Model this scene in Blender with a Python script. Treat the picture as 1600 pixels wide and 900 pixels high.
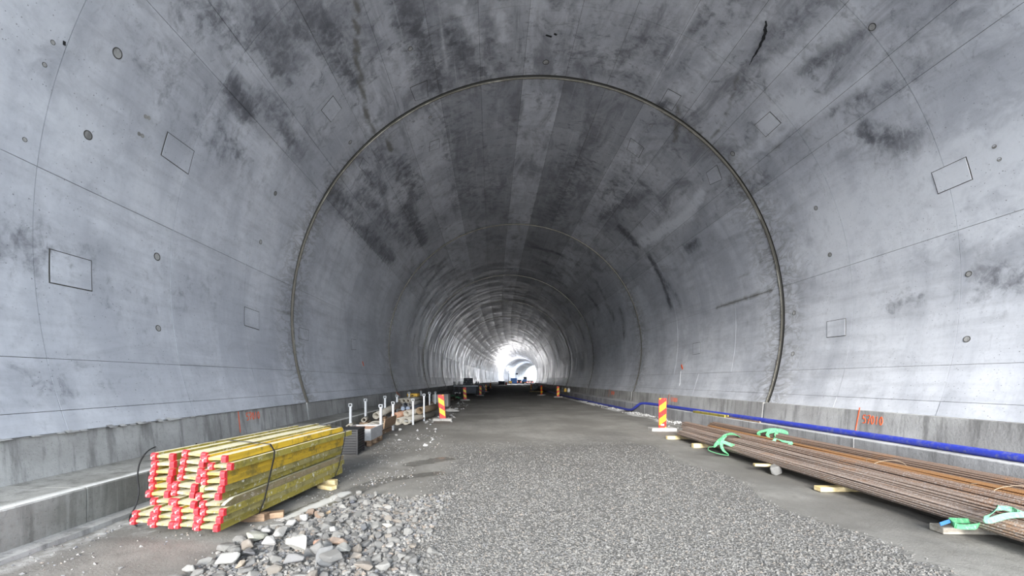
import bpy, bmesh, math, random
import numpy as np
from mathutils import Vector, Matrix

for _o in list(bpy.data.objects):
    bpy.data.objects.remove(_o, do_unlink=True)
S = bpy.context.scene
COL = S.collection
R = math.radians

# ------------------------------------------------------------------ camera, sky, sun, exposure
FPX, PX0, PY0, CAMH = 645.0, 768.0, 594.0, 1.71
cd = bpy.data.cameras.new('camera')
cam = bpy.data.objects.new('camera', cd)
COL.objects.link(cam)
cam.location = (0, 0, CAMH)
cam.rotation_euler = (R(90), 0, 0)
cd.sensor_width = 36
cd.lens = 36 * FPX / 1600
cd.shift_x = (800 - PX0) / 1600
cd.shift_y = (PY0 - 450) / 1600
cd.clip_start, cd.clip_end = 0.05, 3000
S.camera = cam

w = bpy.data.worlds.new('sky')
S.world = w
w.use_nodes = True
_bg = w.node_tree.nodes['Background']
_bg.inputs[0].default_value = (0.80, 0.89, 1.0, 1)
_bg.inputs[1].default_value = 5.0

sl = bpy.data.lights.new('sun', 'SUN')
sl.energy = 8.5
sl.angle = R(22)
sl.color = (1.0, 0.97, 0.92)
sun = bpy.data.objects.new('sun', sl)
COL.objects.link(sun)
_az, _el = R(9), R(20)
sun.rotation_euler = Vector((math.sin(_az) * math.cos(_el), math.cos(_az) * math.cos(_el), -math.sin(_el))).to_track_quat('-Z', 'Y').to_euler()
sun.location = (-8, -30, 20)

S.view_settings.view_transform = 'Standard'
S.view_settings.look = 'None'
S.view_settings.gamma = 1
S.view_settings.use_curve_mapping = False
S.view_settings.exposure = 0.5

# ------------------------------------------------------------------ small helpers
rng = random.Random(7)
nrg = np.random.default_rng(11)


def at(px, py, Y):
    return Vector(((px - PX0) * Y / FPX, Y, CAMH - (py - PY0) * Y / FPX))


def atz(px, py, z=0.0):
    return at(px, py, FPX * (CAMH - z) / (py - PY0))


def props(o, label=None, cat=None, group=None, kind=None):
    if label: o['label'] = label
    if cat: o['category'] = cat
    if group: o['group'] = group
    if kind: o['kind'] = kind
    return o


def empty(name, loc=(0, 0, 0), rz=0.0, parent=None):
    o = bpy.data.objects.new(name, None)
    o.empty_display_size = 0.2
    COL.objects.link(o)
    o.location = loc
    o.rotation_euler = (0, 0, rz)
    if parent: o.parent = parent
    return o


def thing(name, label, cat, loc=(0, 0, 0), rz=0.0, group=None):
    return props(empty(name, loc, rz), label, cat, group)


def link(name, me, parent=None, loc=None, rot=None, scale=None, color=None):
    o = bpy.data.objects.new(name, me)
    COL.objects.link(o)
    if parent: o.parent = parent
    if loc is not None: o.location = loc
    if rot is not None: o.rotation_euler = rot
    if scale is not None: o.scale = scale
    if color is not None: o.color = (*color, 1)
    return o


class MB:
    """collects shapes into one mesh"""

    def __init__(s):
        s.v, s.f, s.sm = [], [], []

    def add(s, vs, fs, M=None, smooth=False):
        b = len(s.v)
        if M is not None:
            vs = [M @ Vector(p) for p in vs]
        s.v += [tuple(p) for p in vs]
        s.f += [tuple(b + i for i in f) for f in fs]
        s.sm += [smooth] * len(fs)
        return s

    def box(s, lo, hi, ch=0.0, M=None):
        x0, y0, z0 = lo
        x1, y1, z1 = hi
        if ch <= 0:
            vs = [(x0, y0, z0), (x1, y0, z0), (x1, y1, z0), (x0, y1, z0), (x0, y0, z1), (x1, y0, z1), (x1, y1, z1), (x0, y1, z1)]
            fs = [(3, 2, 1, 0), (4, 5, 6, 7), (0, 1, 5, 4), (1, 2, 6, 5), (2, 3, 7, 6), (3, 0, 4, 7)]
            return s.add(vs, fs, M)
        bm = bmesh.new()
        bmesh.ops.create_cube(bm, size=1)
        for v in bm.verts:
            v.co = Vector(((x0 + x1) / 2 + v.co.x * (x1 - x0), (y0 + y1) / 2 + v.co.y * (y1 - y0), (z0 + z1) / 2 + v.co.z * (z1 - z0)))
        bmesh.ops.bevel(bm, geom=bm.edges[:], offset=ch, segments=1, affect='EDGES')
        bm.verts.index_update()
        vs = [v.co.copy() for v in bm.verts]
        fs = [tuple(v.index for v in f.verts) for f in bm.faces]
        bm.free()
        return s.add(vs, fs, M)

    def prism(s, poly, y0, y1, axis='y', M=None):
        """polygon (a,b) extruded along an axis; for axis y the polygon is (x,z), for x it is (y,z), for z it is (x,y)"""
        n = len(poly)
        mk = {'y': lambda a, b, t: (a, t, b), 'x': lambda a, b, t: (t, a, b), 'z': lambda a, b, t: (a, b, t)}[axis]
        vs = [mk(a, b, y0) for a, b in poly] + [mk(a, b, y1) for a, b in poly]
        fs = [tuple(range(n)), tuple(range(2 * n - 1, n - 1, -1))] + [(i, i + n, (i + 1) % n + n, (i + 1) % n) for i in range(n)]
        return s.add(vs, fs, M)

    def tube(s, pts, r, n=8, caps=True, smooth=True, r2=None):
        pts = [Vector(p) for p in pts]
        vs, fs = [], []
        m = len(pts)
        ref = None
        for i, p in enumerate(pts):
            t = (pts[min(i + 1, m - 1)] - pts[max(i - 1, 0)]).normalized()
            if ref is None:
                ref = Vector((0, 0, 1)) if abs(t.z) < 0.9 else Vector((1, 0, 0))
            a = (ref - t * ref.dot(t)).normalized()
            b = t.cross(a)
            ref = a
            rr = r if r2 is None else r + (r2 - r) * i / (m - 1)
            for k in range(n):
                q = 2 * math.pi * k / n
                vs.append(p + a * (rr * math.cos(q)) + b * (rr * math.sin(q)))
        for i in range(m - 1):
            for k in range(n):
                fs.append((i * n + k, i * n + (k + 1) % n, (i + 1) * n + (k + 1) % n, (i + 1) * n + k))
        s.add(vs, fs, None, smooth)
        if caps:
            s.add(vs[:n], [tuple(reversed(range(n)))])
            s.add(vs[-n:], [tuple(range(n))])
        return s

    def hollow(s, pts, r, t, n=14):
        """a pipe with an open bore"""
        pts = [Vector(p) for p in pts]
        a0 = len(s.v)
        s.tube(pts, r, n, caps=False)
        a1 = len(s.v)
        s.tube(pts, r - t, n, caps=False)
        m = len(pts)
        for i in range(m - 1):      # turn the bore inside out
            pass
        k0 = len(s.f) - (m - 1) * n
        for i in range(k0, len(s.f)):
            s.f[i] = tuple(reversed(s.f[i]))
        for e in (0, m - 1):
            for k in range(n):
                o0, o1 = a0 + e * n + k, a0 + e * n + (k + 1) % n
                i0, i1 = a1 + e * n + k, a1 + e * n + (k + 1) % n
                s.f.append((o0, i0, i1, o1) if e == 0 else (o0, o1, i1, i0))
                s.sm.append(False)
        return s

    def ribbon(s, pts, wid, th=0.004):
        """flat webbing: pts are (position, width direction)"""
        vs, fs = [], []
        n = len(pts)
        for i, (p, wd) in enumerate(pts):
            p = Vector(p)
            wd = Vector(wd).normalized()
            t = (Vector(pts[min(i + 1, n - 1)][0]) - Vector(pts[max(i - 1, 0)][0])).normalized()
            wd = (wd - t * wd.dot(t)).normalized()
            nn = t.cross(wd)
            vs += [p + wd * wid / 2 + nn * th, p - wd * wid / 2 + nn * th, p - wd * wid / 2 - nn * th, p + wd * wid / 2 - nn * th]
        for i in range(n - 1):
            for k in range(4):
                fs.append((i * 4 + k, i * 4 + (k + 1) % 4, i * 4 + 4 + (k + 1) % 4, i * 4 + 4 + k))
        fs += [(3, 2, 1, 0), tuple(4 * (n - 1) + k for k in range(4))]
        return s.add(vs, fs, None, False)

    def mesh(s, name, mat):
        me = bpy.data.meshes.new(name)
        me.from_pydata(s.v, [], s.f)
        me.polygons.foreach_set('use_smooth', s.sm)
        if mat: me.materials.append(mat)
        me.update()
        return me

    def build(s, name, mat, parent=None, **k):
        return link(name, s.mesh(name, mat), parent, **k)


def spline(pts, n=6):
    """Catmull-Rom through the points"""
    P = [np.array(p, float) for p in pts]
    P = [2 * P[0] - P[1]] + P + [2 * P[-1] - P[-2]]
    out = []
    for i in range(1, len(P) - 2):
        for k in range(n):
            t = k / n
            out.append(0.5 * (2 * P[i] + (P[i + 1] - P[i - 1]) * t + (2 * P[i - 1] - 5 * P[i] + 4 * P[i + 1] - P[i + 2]) * t * t + (3 * P[i] - 3 * P[i + 1] + P[i + 2] - P[i - 1]) * t ** 3))
    out.append(P[-2])
    return [tuple(p) for p in out]


def hash2(i, j, seed):
    h = np.sin(i * 127.1 + j * 311.7 + seed * 74.7) * 43758.5453
    return h - np.floor(h)


def vnoise(x, y, seed=0):
    xi, yi = np.floor(x), np.floor(y)
    xf, yf = x - xi, y - yi
    u, v = xf * xf * (3 - 2 * xf), yf * yf * (3 - 2 * yf)
    a, b = hash2(xi, yi, seed), hash2(xi + 1, yi, seed)
    c, d = hash2(xi, yi + 1, seed), hash2(xi + 1, yi + 1, seed)
    return a + (b - a) * u + (c - a) * v + (a - b - c + d) * u * v


def fbm(x, y, seed=0, octv=4):
    t, amp, tot = 0, 0.5, 0
    for o in range(octv):
        t = t + amp * vnoise(x * 2 ** o, y * 2 ** o, seed + o * 13)
        tot += amp
        amp *= 0.5
    return t / tot


# ------------------------------------------------------------------ materials
class NT:
    def __init__(s, name):
        s.m = bpy.data.materials.new(name)
        s.m.use_nodes = True
        s.t = s.m.node_tree
        s.b = s.t.nodes['Principled BSDF']

    def n(s, typ, ins=None, **kw):
        nd = s.t.nodes.new(typ)
        for k, v in kw.items():
            setattr(nd, k, v)
        for k, v in (ins or {}).items():
            s.put(nd.inputs[k], v)
        return nd

    def put(s, sock, v):
        if isinstance(v, bpy.types.NodeSocket):
            s.t.links.new(v, sock)
        elif isinstance(v, (tuple, list)) and len(v) == 3 and sock.type == 'RGBA':
            sock.default_value = (*v, 1)
        else:
            sock.default_value = v

    def math(s, op, a, b=0.0, c=0.0, clamp=False):
        nd = s.n('ShaderNodeMath', {0: a, 1: b, 2: c}, operation=op)
        nd.use_clamp = clamp
        return nd.outputs[0]

    def mix(s, f, a, b, mode='MIX'):
        nd = s.n('ShaderNodeMix', data_type='RGBA', blend_type=mode)
        s.put(nd.inputs[0], f)
        s.put(nd.inputs[6], a)
        s.put(nd.inputs[7], b)
        return nd.outputs[2]

    def ramp(s, f, lo, hi):
        nd = s.n('ShaderNodeMapRange', {0: f, 1: lo, 2: hi}, interpolation_type='SMOOTHSTEP')
        return nd.outputs[0]

    def vec(s, v, sx, sy=None, sz=None):
        nd = s.n('ShaderNodeVectorMath', {0: v, 1: (sx, sy if sy is not None else sx, sz if sz is not None else sx)}, operation='MULTIPLY')
        return nd.outputs[0]

    def noise(s, v, scale, detail=4, rough=0.55, dist=0.0):
        return s.n('ShaderNodeTexNoise', {'Vector': v, 'Scale': scale, 'Detail': detail, 'Roughness': rough, 'Distortion': dist}).outputs[0]

    def vor(s, v, scale, feature='F1', out=0):
        return s.n('ShaderNodeTexVoronoi', {'Vector': v, 'Scale': scale}, feature=feature).outputs[out]

    def attr(s, name, out='Fac'):
        return s.n('ShaderNodeAttribute', attribute_name=name).outputs[out]

    def obj(s):
        return s.n('ShaderNodeTexCoord').outputs['Object']

    def pos(s):
        return s.n('ShaderNodeNewGeometry').outputs['Position']

    def info(s, out):
        return s.n('ShaderNodeObjectInfo').outputs[out]

    def bump(s, h, strength=0.3, dist=0.01):
        s.put(s.b.inputs['Normal'], s.n('ShaderNodeBump', {'Height': h, 'Strength': strength, 'Distance': dist}).outputs[0])

    def fin(s, col, rough=0.7, metal=0.0, spec=0.5):
        s.put(s.b.inputs['Base Color'], col)
        s.put(s.b.inputs['Roughness'], rough)
        s.b.inputs['Metallic'].default_value = metal
        s.b.inputs['Specular IOR Level'].default_value = spec
        return s.m


def mat_lining(name='lining_concrete', base=((0.47, 0.487, 0.53), (0.69, 0.707, 0.75))):
    m = NT(name)
    uv = m.attr('suv', 'Vector')
    st, jt, tn, br, lt = (m.attr(k) for k in ('stain', 'joint', 'tint', 'brown', 'light'))
    crown = m.ramp(m.math('ABSOLUTE', m.n('ShaderNodeSeparateXYZ', {0: uv}).outputs[1]), 10.0, 5.5)
    big = m.noise(uv, 0.35, 5, 0.6)
    run = m.noise(m.vec(uv, 1.6, 0.28, 1), 1.0, 6, 0.62, 0.4)          # wet runs down the wall
    brush = m.noise(m.vec(uv, 0.5, 5.0, 1), 1.0, 4, 0.6)               # drag marks along the form
    fine = m.noise(uv, 14, 4, 0.65)
    med = m.noise(uv, 2.6, 7, 0.66, 0.5)
    col = m.mix(m.ramp(m.math('ADD', m.math('MULTIPLY', big, 0.6), m.math('MULTIPLY', run, 0.4)), 0.38, 0.62), base[0], base[1])
    col = m.mix(m.math('MULTIPLY', m.ramp(brush, 0.42, 0.75), 0.28), col, (0.30, 0.31, 0.335))
    col = m.mix(m.math('MULTIPLY', m.ramp(fine, 0.52, 0.75), 0.25), col, (0.26, 0.27, 0.29))
    # tint of each form panel
    col = m.mix(m.math('MULTIPLY', tn, 1.0, clamp=True), col, (0.13, 0.135, 0.15))
    # dark damp stains with ragged edges
    rag = m.noise(m.vec(uv, 1.0, 0.7, 1), 5.5, 8, 0.72, 0.6)
    sm = m.math('ADD', m.math('MULTIPLY', st, 1.15), m.math('ADD', m.math('MULTIPLY', m.math('SUBTRACT', med, 0.5), 1.3), m.math('MULTIPLY', m.math('SUBTRACT', rag, 0.5), 1.9)))
    d1 = m.ramp(sm, 0.25, 1.15)
    soft = m.math('MULTIPLY', m.math('POWER', st, 1.3), m.math('ADD', 0.15, m.math('MULTIPLY', m.ramp(med, 0.3, 0.65), 0.75)), clamp=True)
    col = m.mix(m.math('MULTIPLY', soft, 0.8), col, (0.13, 0.135, 0.155))
    col = m.mix(m.math('MULTIPLY', d1, 0.8), col, (0.06, 0.062, 0.074))
    cloud = m.noise(m.vec(uv, 0.45, 1.1, 1), 1.0, 7, 0.68, 0.8)
    col = m.mix(m.math('MULTIPLY', m.ramp(cloud, 0.46, 0.68), m.math('ADD', 0.22, m.math('MULTIPLY', crown, 0.5))), col, (0.17, 0.173, 0.195))
    scr = m.noise(m.vec(uv, 0.3, 9.0, 1), 1.0, 6, 0.7, 0.3)
    col = m.mix(m.math('MULTIPLY', m.ramp(scr, 0.56, 0.74), m.math('ADD', 0.12, m.math('MULTIPLY', crown, 0.30))), col, (0.72, 0.735, 0.77))
    dk = m.noise(m.vec(uv, 2.0, 1.1, 1), 2.2, 8, 0.75, 0.9)
    col = m.mix(m.math('MULTIPLY', m.ramp(dk, 0.55, 0.68), m.math('ADD', 0.14, m.math('MULTIPLY', crown, 0.5))), col, (0.10, 0.102, 0.118))
    # light lime veil
    lv = m.ramp(m.math('ADD', lt, m.math('MULTIPLY', m.math('SUBTRACT', med, 0.5), 1.1)), 0.25, 0.75)
    col = m.mix(m.math('MULTIPLY', lv, 0.8), col, (0.74, 0.76, 0.80))
    # general mottling
    mm = m.ramp(m.math('ADD', m.math('MULTIPLY', med, run), m.math('MULTIPLY', m.math('SUBTRACT', rag, 0.5), 0.45)), 0.26, 0.44)
    col = m.mix(m.math('MULTIPLY', mm, m.math('ADD', 0.22, m.math('MULTIPLY', crown, 0.36))), col, (0.19, 0.195, 0.215))
    # brown weeping beside the ring joints
    weep = m.noise(m.vec(uv, 1.3, 2.6, 1), 1.0, 5, 0.6, 1.2)
    ridge = m.math('SUBTRACT', 1.0, m.math('MULTIPLY', m.math('ABSOLUTE', m.math('SUBTRACT', weep, 0.5)), 15.0), clamp=True)
    near = m.ramp(jt, 1.5, 0.02)
    wmask = m.math('MULTIPLY', m.math('ADD', m.math('MULTIPLY', ridge, near), m.ramp(jt, 0.14, 0.0)), 0.55, clamp=True)
    col = m.mix(wmask, col, (0.135, 0.125, 0.105))
    bm_ = m.ramp(m.math('ADD', br, m.math('MULTIPLY', m.math('SUBTRACT', med, 0.5), 0.8)), 0.35, 0.8)
    col = m.mix(m.math('MULTIPLY', bm_, 0.8), col, (0.14, 0.135, 0.115))
    # blow holes
    pv = m.vor(uv, 7.0)
    psel = m.math('MULTIPLY', m.ramp(m.noise(uv, 0.9, 3, 0.6), 0.40, 0.54), m.math('SUBTRACT', 1.0, m.math('MULTIPLY', crown, 0.6)))
    pv = m.math('MINIMUM', pv, m.math('MULTIPLY', m.vor(uv, 15.0), 0.62))
    pit = m.math('MULTIPLY', m.math('LESS_THAN', pv, 0.072), psel)
    pit = m.math('MULTIPLY', pit, m.math('GREATER_THAN', fine, 0.47))
    col = m.mix(m.math('MULTIPLY', pit, 0.62), col, (0.06, 0.06, 0.065))
    hgt = m.math('ADD', m.math('MULTIPLY', fine, 0.5), m.math('SUBTRACT', m.math('MULTIPLY', med, 0.6), m.math('MULTIPLY', pit, 1.4)))
    m.bump(hgt, 0.35, 0.012)
    rough = m.math('ADD', 0.30, m.math('MULTIPLY', m.ramp(run, 0.35, 0.65), 0.25))
    return m.fin(col, rough, spec=0.4)


def mat_conc(name, c0, c1, streak=0.5, scale=1.0, white=0.0):
    """cast concrete of plinths, kerbs and blocks, with vertical streaks"""
    m = NT(name)
    p = m.pos()
    big = m.noise(p, 0.8 * scale, 5, 0.6)
    str_ = m.noise(m.vec(p, 3.2, 3.2, 0.35), 1.6 * scale, 5, 0.65)
    fine = m.noise(p, 22 * scale, 4, 0.65)
    col = m.mix(m.ramp(big, 0.35, 0.68), c0, c1)
    col = m.mix(m.math('MULTIPLY', m.ramp(str_, 0.48, 0.66), streak), col, tuple(x * 0.35 for x in c0))
    col = m.mix(m.math('MULTIPLY', m.ramp(fine, 0.5, 0.72), 0.3), col, tuple(x * 0.55 for x in c0))
    if white:
        nz = m.n('ShaderNodeSeparateXYZ', {0: m.n('ShaderNodeNewGeometry').outputs['Normal']}).outputs[2]
        top = m.math('MULTIPLY', m.ramp(nz, 0.5, 0.9), m.attr('edge'))
        wm = m.ramp(m.math('ADD', top, m.math('MULTIPLY', m.math('SUBTRACT', big, 0.5), 0.9)), 0.45, 0.8)
        col = m.mix(m.math('MULTIPLY', m.math('MULTIPLY', wm, top), white), col, (0.72, 0.72, 0.70))
        drip = m.noise(m.vec(p, 9, 9, 0.5), 1.5, 4, 0.6)
        col = m.mix(m.math('MULTIPLY', m.ramp(drip, 0.58, 0.7), 0.5), col, c1)
    pit = m.math('LESS_THAN', m.vor(p, 26 * scale), 0.14)
    col = m.mix(m.math('MULTIPLY', pit, 0.4), col, (0.05, 0.05, 0.05))
    m.bump(m.math('SUBTRACT', fine, m.math('MULTIPLY', pit, 0.8)), 0.5, 0.012)
    return m.fin(col, 0.75, spec=0.35)


def mat_floor():
    m = NT('compacted_ground')
    p = m.pos()
    gv, wet, pale = m.attr('gravel'), m.attr('wet'), m.attr('pale')
    big = m.noise(p, 0.45, 5, 0.6)
    trk = m.noise(m.vec(p, 2.2, 0.16, 1), 1.0, 5, 0.6)
    fine = m.noise(p, 40, 5, 0.7)
    mid = m.noise(p, 7, 6, 0.65)
    cell = m.n('ShaderNodeTexVoronoi', {'Vector': p, 'Scale': 34.0})
    ccol = m.n('ShaderNodeSeparateColor', {0: cell.outputs['Color']}).outputs[0]
    mud = m.mix(m.ramp(big, 0.35, 0.65), (0.135, 0.128, 0.116), (0.215, 0.208, 0.192))
    mud = m.mix(m.math('MULTIPLY', m.ramp(mid, 0.45, 0.7), 0.5), mud, (0.115, 0.11, 0.10))
    mud = m.mix(m.math('MULTIPLY', m.ramp(trk, 0.45, 0.68), 0.35), mud, (0.125, 0.12, 0.112))
    mud = m.mix(m.math('MULTIPLY', m.ramp(fine, 0.55, 0.75), 0.5), mud, (0.07, 0.068, 0.064))
    mud = m.mix(m.math('MULTIPLY', m.math('GREATER_THAN', fine, 0.68), 0.5), mud, (0.36, 0.35, 0.33))
    gcol = m.mix(ccol, (0.05, 0.05, 0.053), (0.20, 0.196, 0.19))
    gcol = m.mix(m.ramp(cell.outputs['Distance'], 0.25, 0.7), gcol, (0.09, 0.086, 0.08))
    gm = m.ramp(m.math('ADD', gv, m.math('MULTIPLY', m.math('SUBTRACT', mid, 0.5), 1.0)), 0.25, 0.75)
    col = m.mix(m.math('MULTIPLY', gm, 0.8), mud, gcol)
    wm = m.ramp(m.math('ADD', wet, m.math('MULTIPLY', m.math('SUBTRACT', mid, 0.5), 0.6)), 0.35, 0.6)
    col = m.mix(m.math('MULTIPLY', wm, 0.55), col, (0.10, 0.096, 0.085))
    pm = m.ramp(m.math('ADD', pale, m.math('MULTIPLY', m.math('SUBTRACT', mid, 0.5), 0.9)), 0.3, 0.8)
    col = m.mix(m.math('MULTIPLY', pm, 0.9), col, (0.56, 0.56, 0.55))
    rough = m.math('SUBTRACT', 0.85, m.math('MULTIPLY', wm, 0.68))
    h = m.math('ADD', m.math('MULTIPLY', fine, 0.6), m.math('MULTIPLY', m.math('SUBTRACT', 1.0, cell.outputs['Distance']), gm))
    m.bump(m.math('MULTIPLY', h, m.math('SUBTRACT', 1.0, m.math('MULTIPLY', wm, 0.9))), 0.7, 0.02)
    return m.fin(col, rough, spec=0.4)


def mat_stone(name, attr=None, sc=9.0, dust=0.35):
    m = NT(name)
    p = m.obj()
    n1 = m.noise(p, sc, 5, 0.65)
    n2 = m.noise(p, sc * 5, 4, 0.7)
    base = m.attr(attr, 'Color') if attr else m.info('Color')
    col = m.mix(m.math('MULTIPLY', m.ramp(n1, 0.4, 0.7), 0.45), base, m.mix(0.55, base, (0.03, 0.03, 0.035)))
    col = m.mix(m.math('MULTIPLY', m.ramp(n2, 0.6, 0.8), 0.18), col, (0.42, 0.41, 0.39))
    nz = m.n('ShaderNodeSeparateXYZ', {0: m.n('ShaderNodeNewGeometry').outputs['Normal']}).outputs[2]
    col = m.mix(m.math('MULTIPLY', m.ramp(m.math('ADD', nz, m.math('MULTIPLY', m.math('SUBTRACT', n1, .5), 1.5)), 0.2, 0.9), dust), col, (0.19, 0.183, 0.168))
    m.bump(m.math('ADD', n1, n2), 0.5, 0.01)
    return m.fin(col, 0.8, spec=0.35)


def mat_beam():
    """yellow varnished formwork timber; object colour says how yellow, dust lies on what faces up"""
    m = NT('formwork_timber')
    p = m.obj()
    g = m.noise(m.vec(p, 14, 0.9, 14), 1.0, 5, 0.6)
    sp = m.noise(p, 7, 5, 0.7)
    base = m.info('Color')
    rnd = m.info('Random')
    pp = m.n('ShaderNodeVectorMath', {0: p, 1: m.n('ShaderNodeCombineXYZ', {0: m.math('MULTIPLY', rnd, 31.0), 1: m.math('MULTIPLY', rnd, 17.0), 2: 0.0}).outputs[0]}, operation='ADD').outputs[0]
    blot = m.noise(pp, 4.5, 7, 0.78)
    col = m.mix(m.math('MULTIPLY', m.ramp(g, 0.42, 0.7), 0.55), base, m.mix(0.55, base, (0.035, 0.03, 0.012)))
    col = m.mix(m.math('MULTIPLY', m.ramp(blot, 0.47, 0.62), 0.7), col, (0.115, 0.10, 0.03))
    alp = m.info('Alpha')
    dirt = m.math('MULTIPLY', m.ramp(m.noise(pp, 13, 5, 0.75), 0.56, 0.66), m.math('SUBTRACT', 1.0, alp))
    col = m.mix(m.math('MULTIPLY', dirt, 0.9), col, (0.58, 0.56, 0.50))
    nz = m.n('ShaderNodeSeparateXYZ', {0: m.n('ShaderNodeNewGeometry').outputs['Normal']}).outputs[2]
    dust = m.math('MULTIPLY', m.ramp(nz, 0.6, 0.95), m.ramp(sp, 0.25, 0.5))
    col = m.mix(m.math('MULTIPLY', dust, 0.85), col, (0.56, 0.53, 0.40))
    m.bump(g, 0.3, 0.004)
    return m.fin(col, 0.6, spec=0.35)


def mat_plain(name, col, rough=0.6, metal=0.0, wear=None, wa=0.5, sc=8.0, spec=0.5, bump=0.2, thr=(0.5, 0.65)):
    m = NT(name)
    p = m.obj()
    n1 = m.noise(p, sc, 5, 0.7)
    c = m.mix(m.math('MULTIPLY', m.ramp(n1, 0.4, 0.7), 0.25), col, tuple(x * 0.55 for x in col))
    if wear:
        c = m.mix(m.math('MULTIPLY', m.ramp(m.noise(p, sc * 2.3, 5, 0.75), *thr), wa), c, wear)
    m.bump(n1, bump, 0.005)
    return m.fin(c, rough, metal, spec)


def mat_wood(name, c0, c1, axis=0):
    m = NT(name)
    p = m.obj()
    sc = [22, 22, 22]
    sc[axis] = 1.2
    g = m.noise(m.vec(p, *sc), 1.0, 5, 0.6)
    col = m.mix(m.ramp(g, 0.35, 0.7), c0, c1)
    col = m.mix(m.math('MULTIPLY', m.ramp(m.noise(p, 6, 4, 0.7), 0.52, 0.7), 0.35), col, tuple(x * 0.5 for x in c0))
    m.bump(g, 0.3, 0.004)
    return m.fin(col, 0.7, spec=0.3)


def mat_rebar():
    m = NT('rusty_bar')
    p = m.obj()
    rnd = m.info('Random')
    base = m.info('Color')
    n1 = m.noise(m.vec(p, 1, 0.6, 1), 3.0, 6, 0.75)
    n2 = m.noise(p, 45, 3, 0.6)
    col = m.mix(m.math('MULTIPLY', rnd, 0.4), base, (0.12, 0.08, 0.06))
    col = m.mix(m.math('MULTIPLY', m.ramp(n1, 0.5, 0.7), 0.55), col, (0.33, 0.15, 0.05))
    col = m.mix(m.math('MULTIPLY', m.ramp(n2, 0.53, 0.62), m.math('MULTIPLY', m.info('Alpha'), 0.7)), col, (0.40, 0.375, 0.36))
    y = m.n('ShaderNodeSeparateXYZ', {0: p}).outputs[1]
    rib = m.math('SINE', m.math('MULTIPLY', y, 260.0))
    m.bump(m.math('ADD', m.math('MULTIPLY', rib, .35), n2), 0.4, 0.003)
    return m.fin(col, 0.75, 0.0, 0.4)


def mat_stripes(name, sgn):
    """red and yellow slanted stripes of a marker board (flat print), x across, z up"""
    m = NT(name)
    p = m.obj()
    q = m.n('ShaderNodeSeparateXYZ', {0: p})
    t = m.math('ADD', q.outputs[2], m.math('MULTIPLY', q.outputs[0], -0.75 * sgn))
    fr = m.math('FRACT', m.math('ADD', m.math('DIVIDE', t, 0.43), 0.60))
    k = m.math('LESS_THAN', fr, 0.5)
    col = m.mix(k, (0.70, 0.018, 0.012), (0.80, 0.60, 0.015))
    edge = m.math('GREATER_THAN', m.math('ABSOLUTE', q.outputs[0]), 0.112)
    col = m.mix(edge, col, (0.70, 0.018, 0.012))
    dirt = m.math('MULTIPLY', m.ramp(m.noise(p, 9, 5, 0.7), 0.6, 0.75), 0.25)
    col = m.mix(dirt, col, (0.35, 0.3, 0.25))
    return m.fin(col, 0.4)


def mat_emit(name, col, st):
    m = NT(name)
    m.b.inputs['Emission Color'].default_value = (*col, 1)
    m.b.inputs['Emission Strength'].default_value = st
    return m.fin(col, 0.5)


M = {}
M['lining'] = mat_lining()
M['back'] = mat_plain('joint_grout', (0.055, 0.052, 0.045), 0.9, sc=3)
M['rim'] = mat_plain('joint_lip', (0.34, 0.33, 0.29), 0.8, wear=(0.09, 0.082, 0.065), wa=0.85, sc=.4, thr=(.36,.52))
M['rim2'] = mat_plain('stained_joint_lip', (0.17, 0.162, 0.14), 0.85, wear=(0.06, 0.055, 0.045), wa=0.8, sc=.5, thr=(.38,.55))
M['plinth'] = mat_conc('plinth_concrete', (0.31, 0.305, 0.295), (0.47, 0.468, 0.455), 0.55)
M['kerb'] = mat_conc('kerb_concrete', (0.18, 0.178, 0.162), (0.34, 0.338, 0.32), 0.5, 1.0, 0.95)
M['kerb_r'] = mat_conc('pale_kerb_concrete', (0.27, 0.27, 0.275), (0.42, 0.42, 0.43), 0.5, 1.0, 0.5)
M['block'] = mat_conc('block_concrete', (0.29, 0.28, 0.265), (0.44, 0.43, 0.41), 0.4, 1.6)
M['floor'] = mat_floor()
M['rock'] = mat_stone('broken_rock')
M['chips'] = mat_stone('stone_chips', 'Col', 25)
M['beam'] = mat_beam()
M['red'] = mat_plain('red_plastic', (0.62, 0.025, 0.035), 0.5, wear=(0.75, 0.55, 0.53), wa=0.8, sc=9, thr=(0.56, 0.66))
M['black'] = mat_plain('black_strap', (0.015, 0.015, 0.016), 0.5)
M['pine'] = mat_wood('pale_pine', (0.60, 0.46, 0.22), (0.74, 0.62, 0.38), 0)
M['grey_wood'] = mat_wood('weathered_timber', (0.25, 0.22, 0.18), (0.43, 0.40, 0.35), 0)
M['brown_wood'] = mat_wood('brown_timber', (0.16, 0.10, 0.06), (0.34, 0.24, 0.16), 0)
M['rebar'] = mat_rebar()
M['wire'] = mat_plain('tie_wire', (0.36, 0.28, 0.2), 0.6, 0.4)
M['sling'] = mat_plain('green_webbing', (0.07, 0.30, 0.13), 0.7, wear=(0.26, 0.40, 0.30), wa=0.7, sc=12)
M['sling2'] = mat_plain('mint_webbing', (0.12, 0.34, 0.20), 0.7, wear=(0.28, 0.42, 0.33), wa=0.7, sc=12)
M['tag'] = mat_plain('blue_tag', (0.03, 0.12, 0.33), 0.6)
M['blue'] = mat_plain('blue_pipe_plastic', (0.035, 0.055, 0.42), 0.4, wear=(0.16, 0.17, 0.26), wa=0.6, sc=5)
M['stripe_r'] = mat_stripes('stripes_rising', 1)
M['stripe_l'] = mat_stripes('stripes_falling', -1)
M['orange'] = mat_plain('orange_paint', (0.88, 0.13, 0.03), 0.7, bump=0.0)
M['wpaint'] = mat_plain('white_paint', (0.72, 0.72, 0.74), 0.7, bump=0.0)
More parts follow.
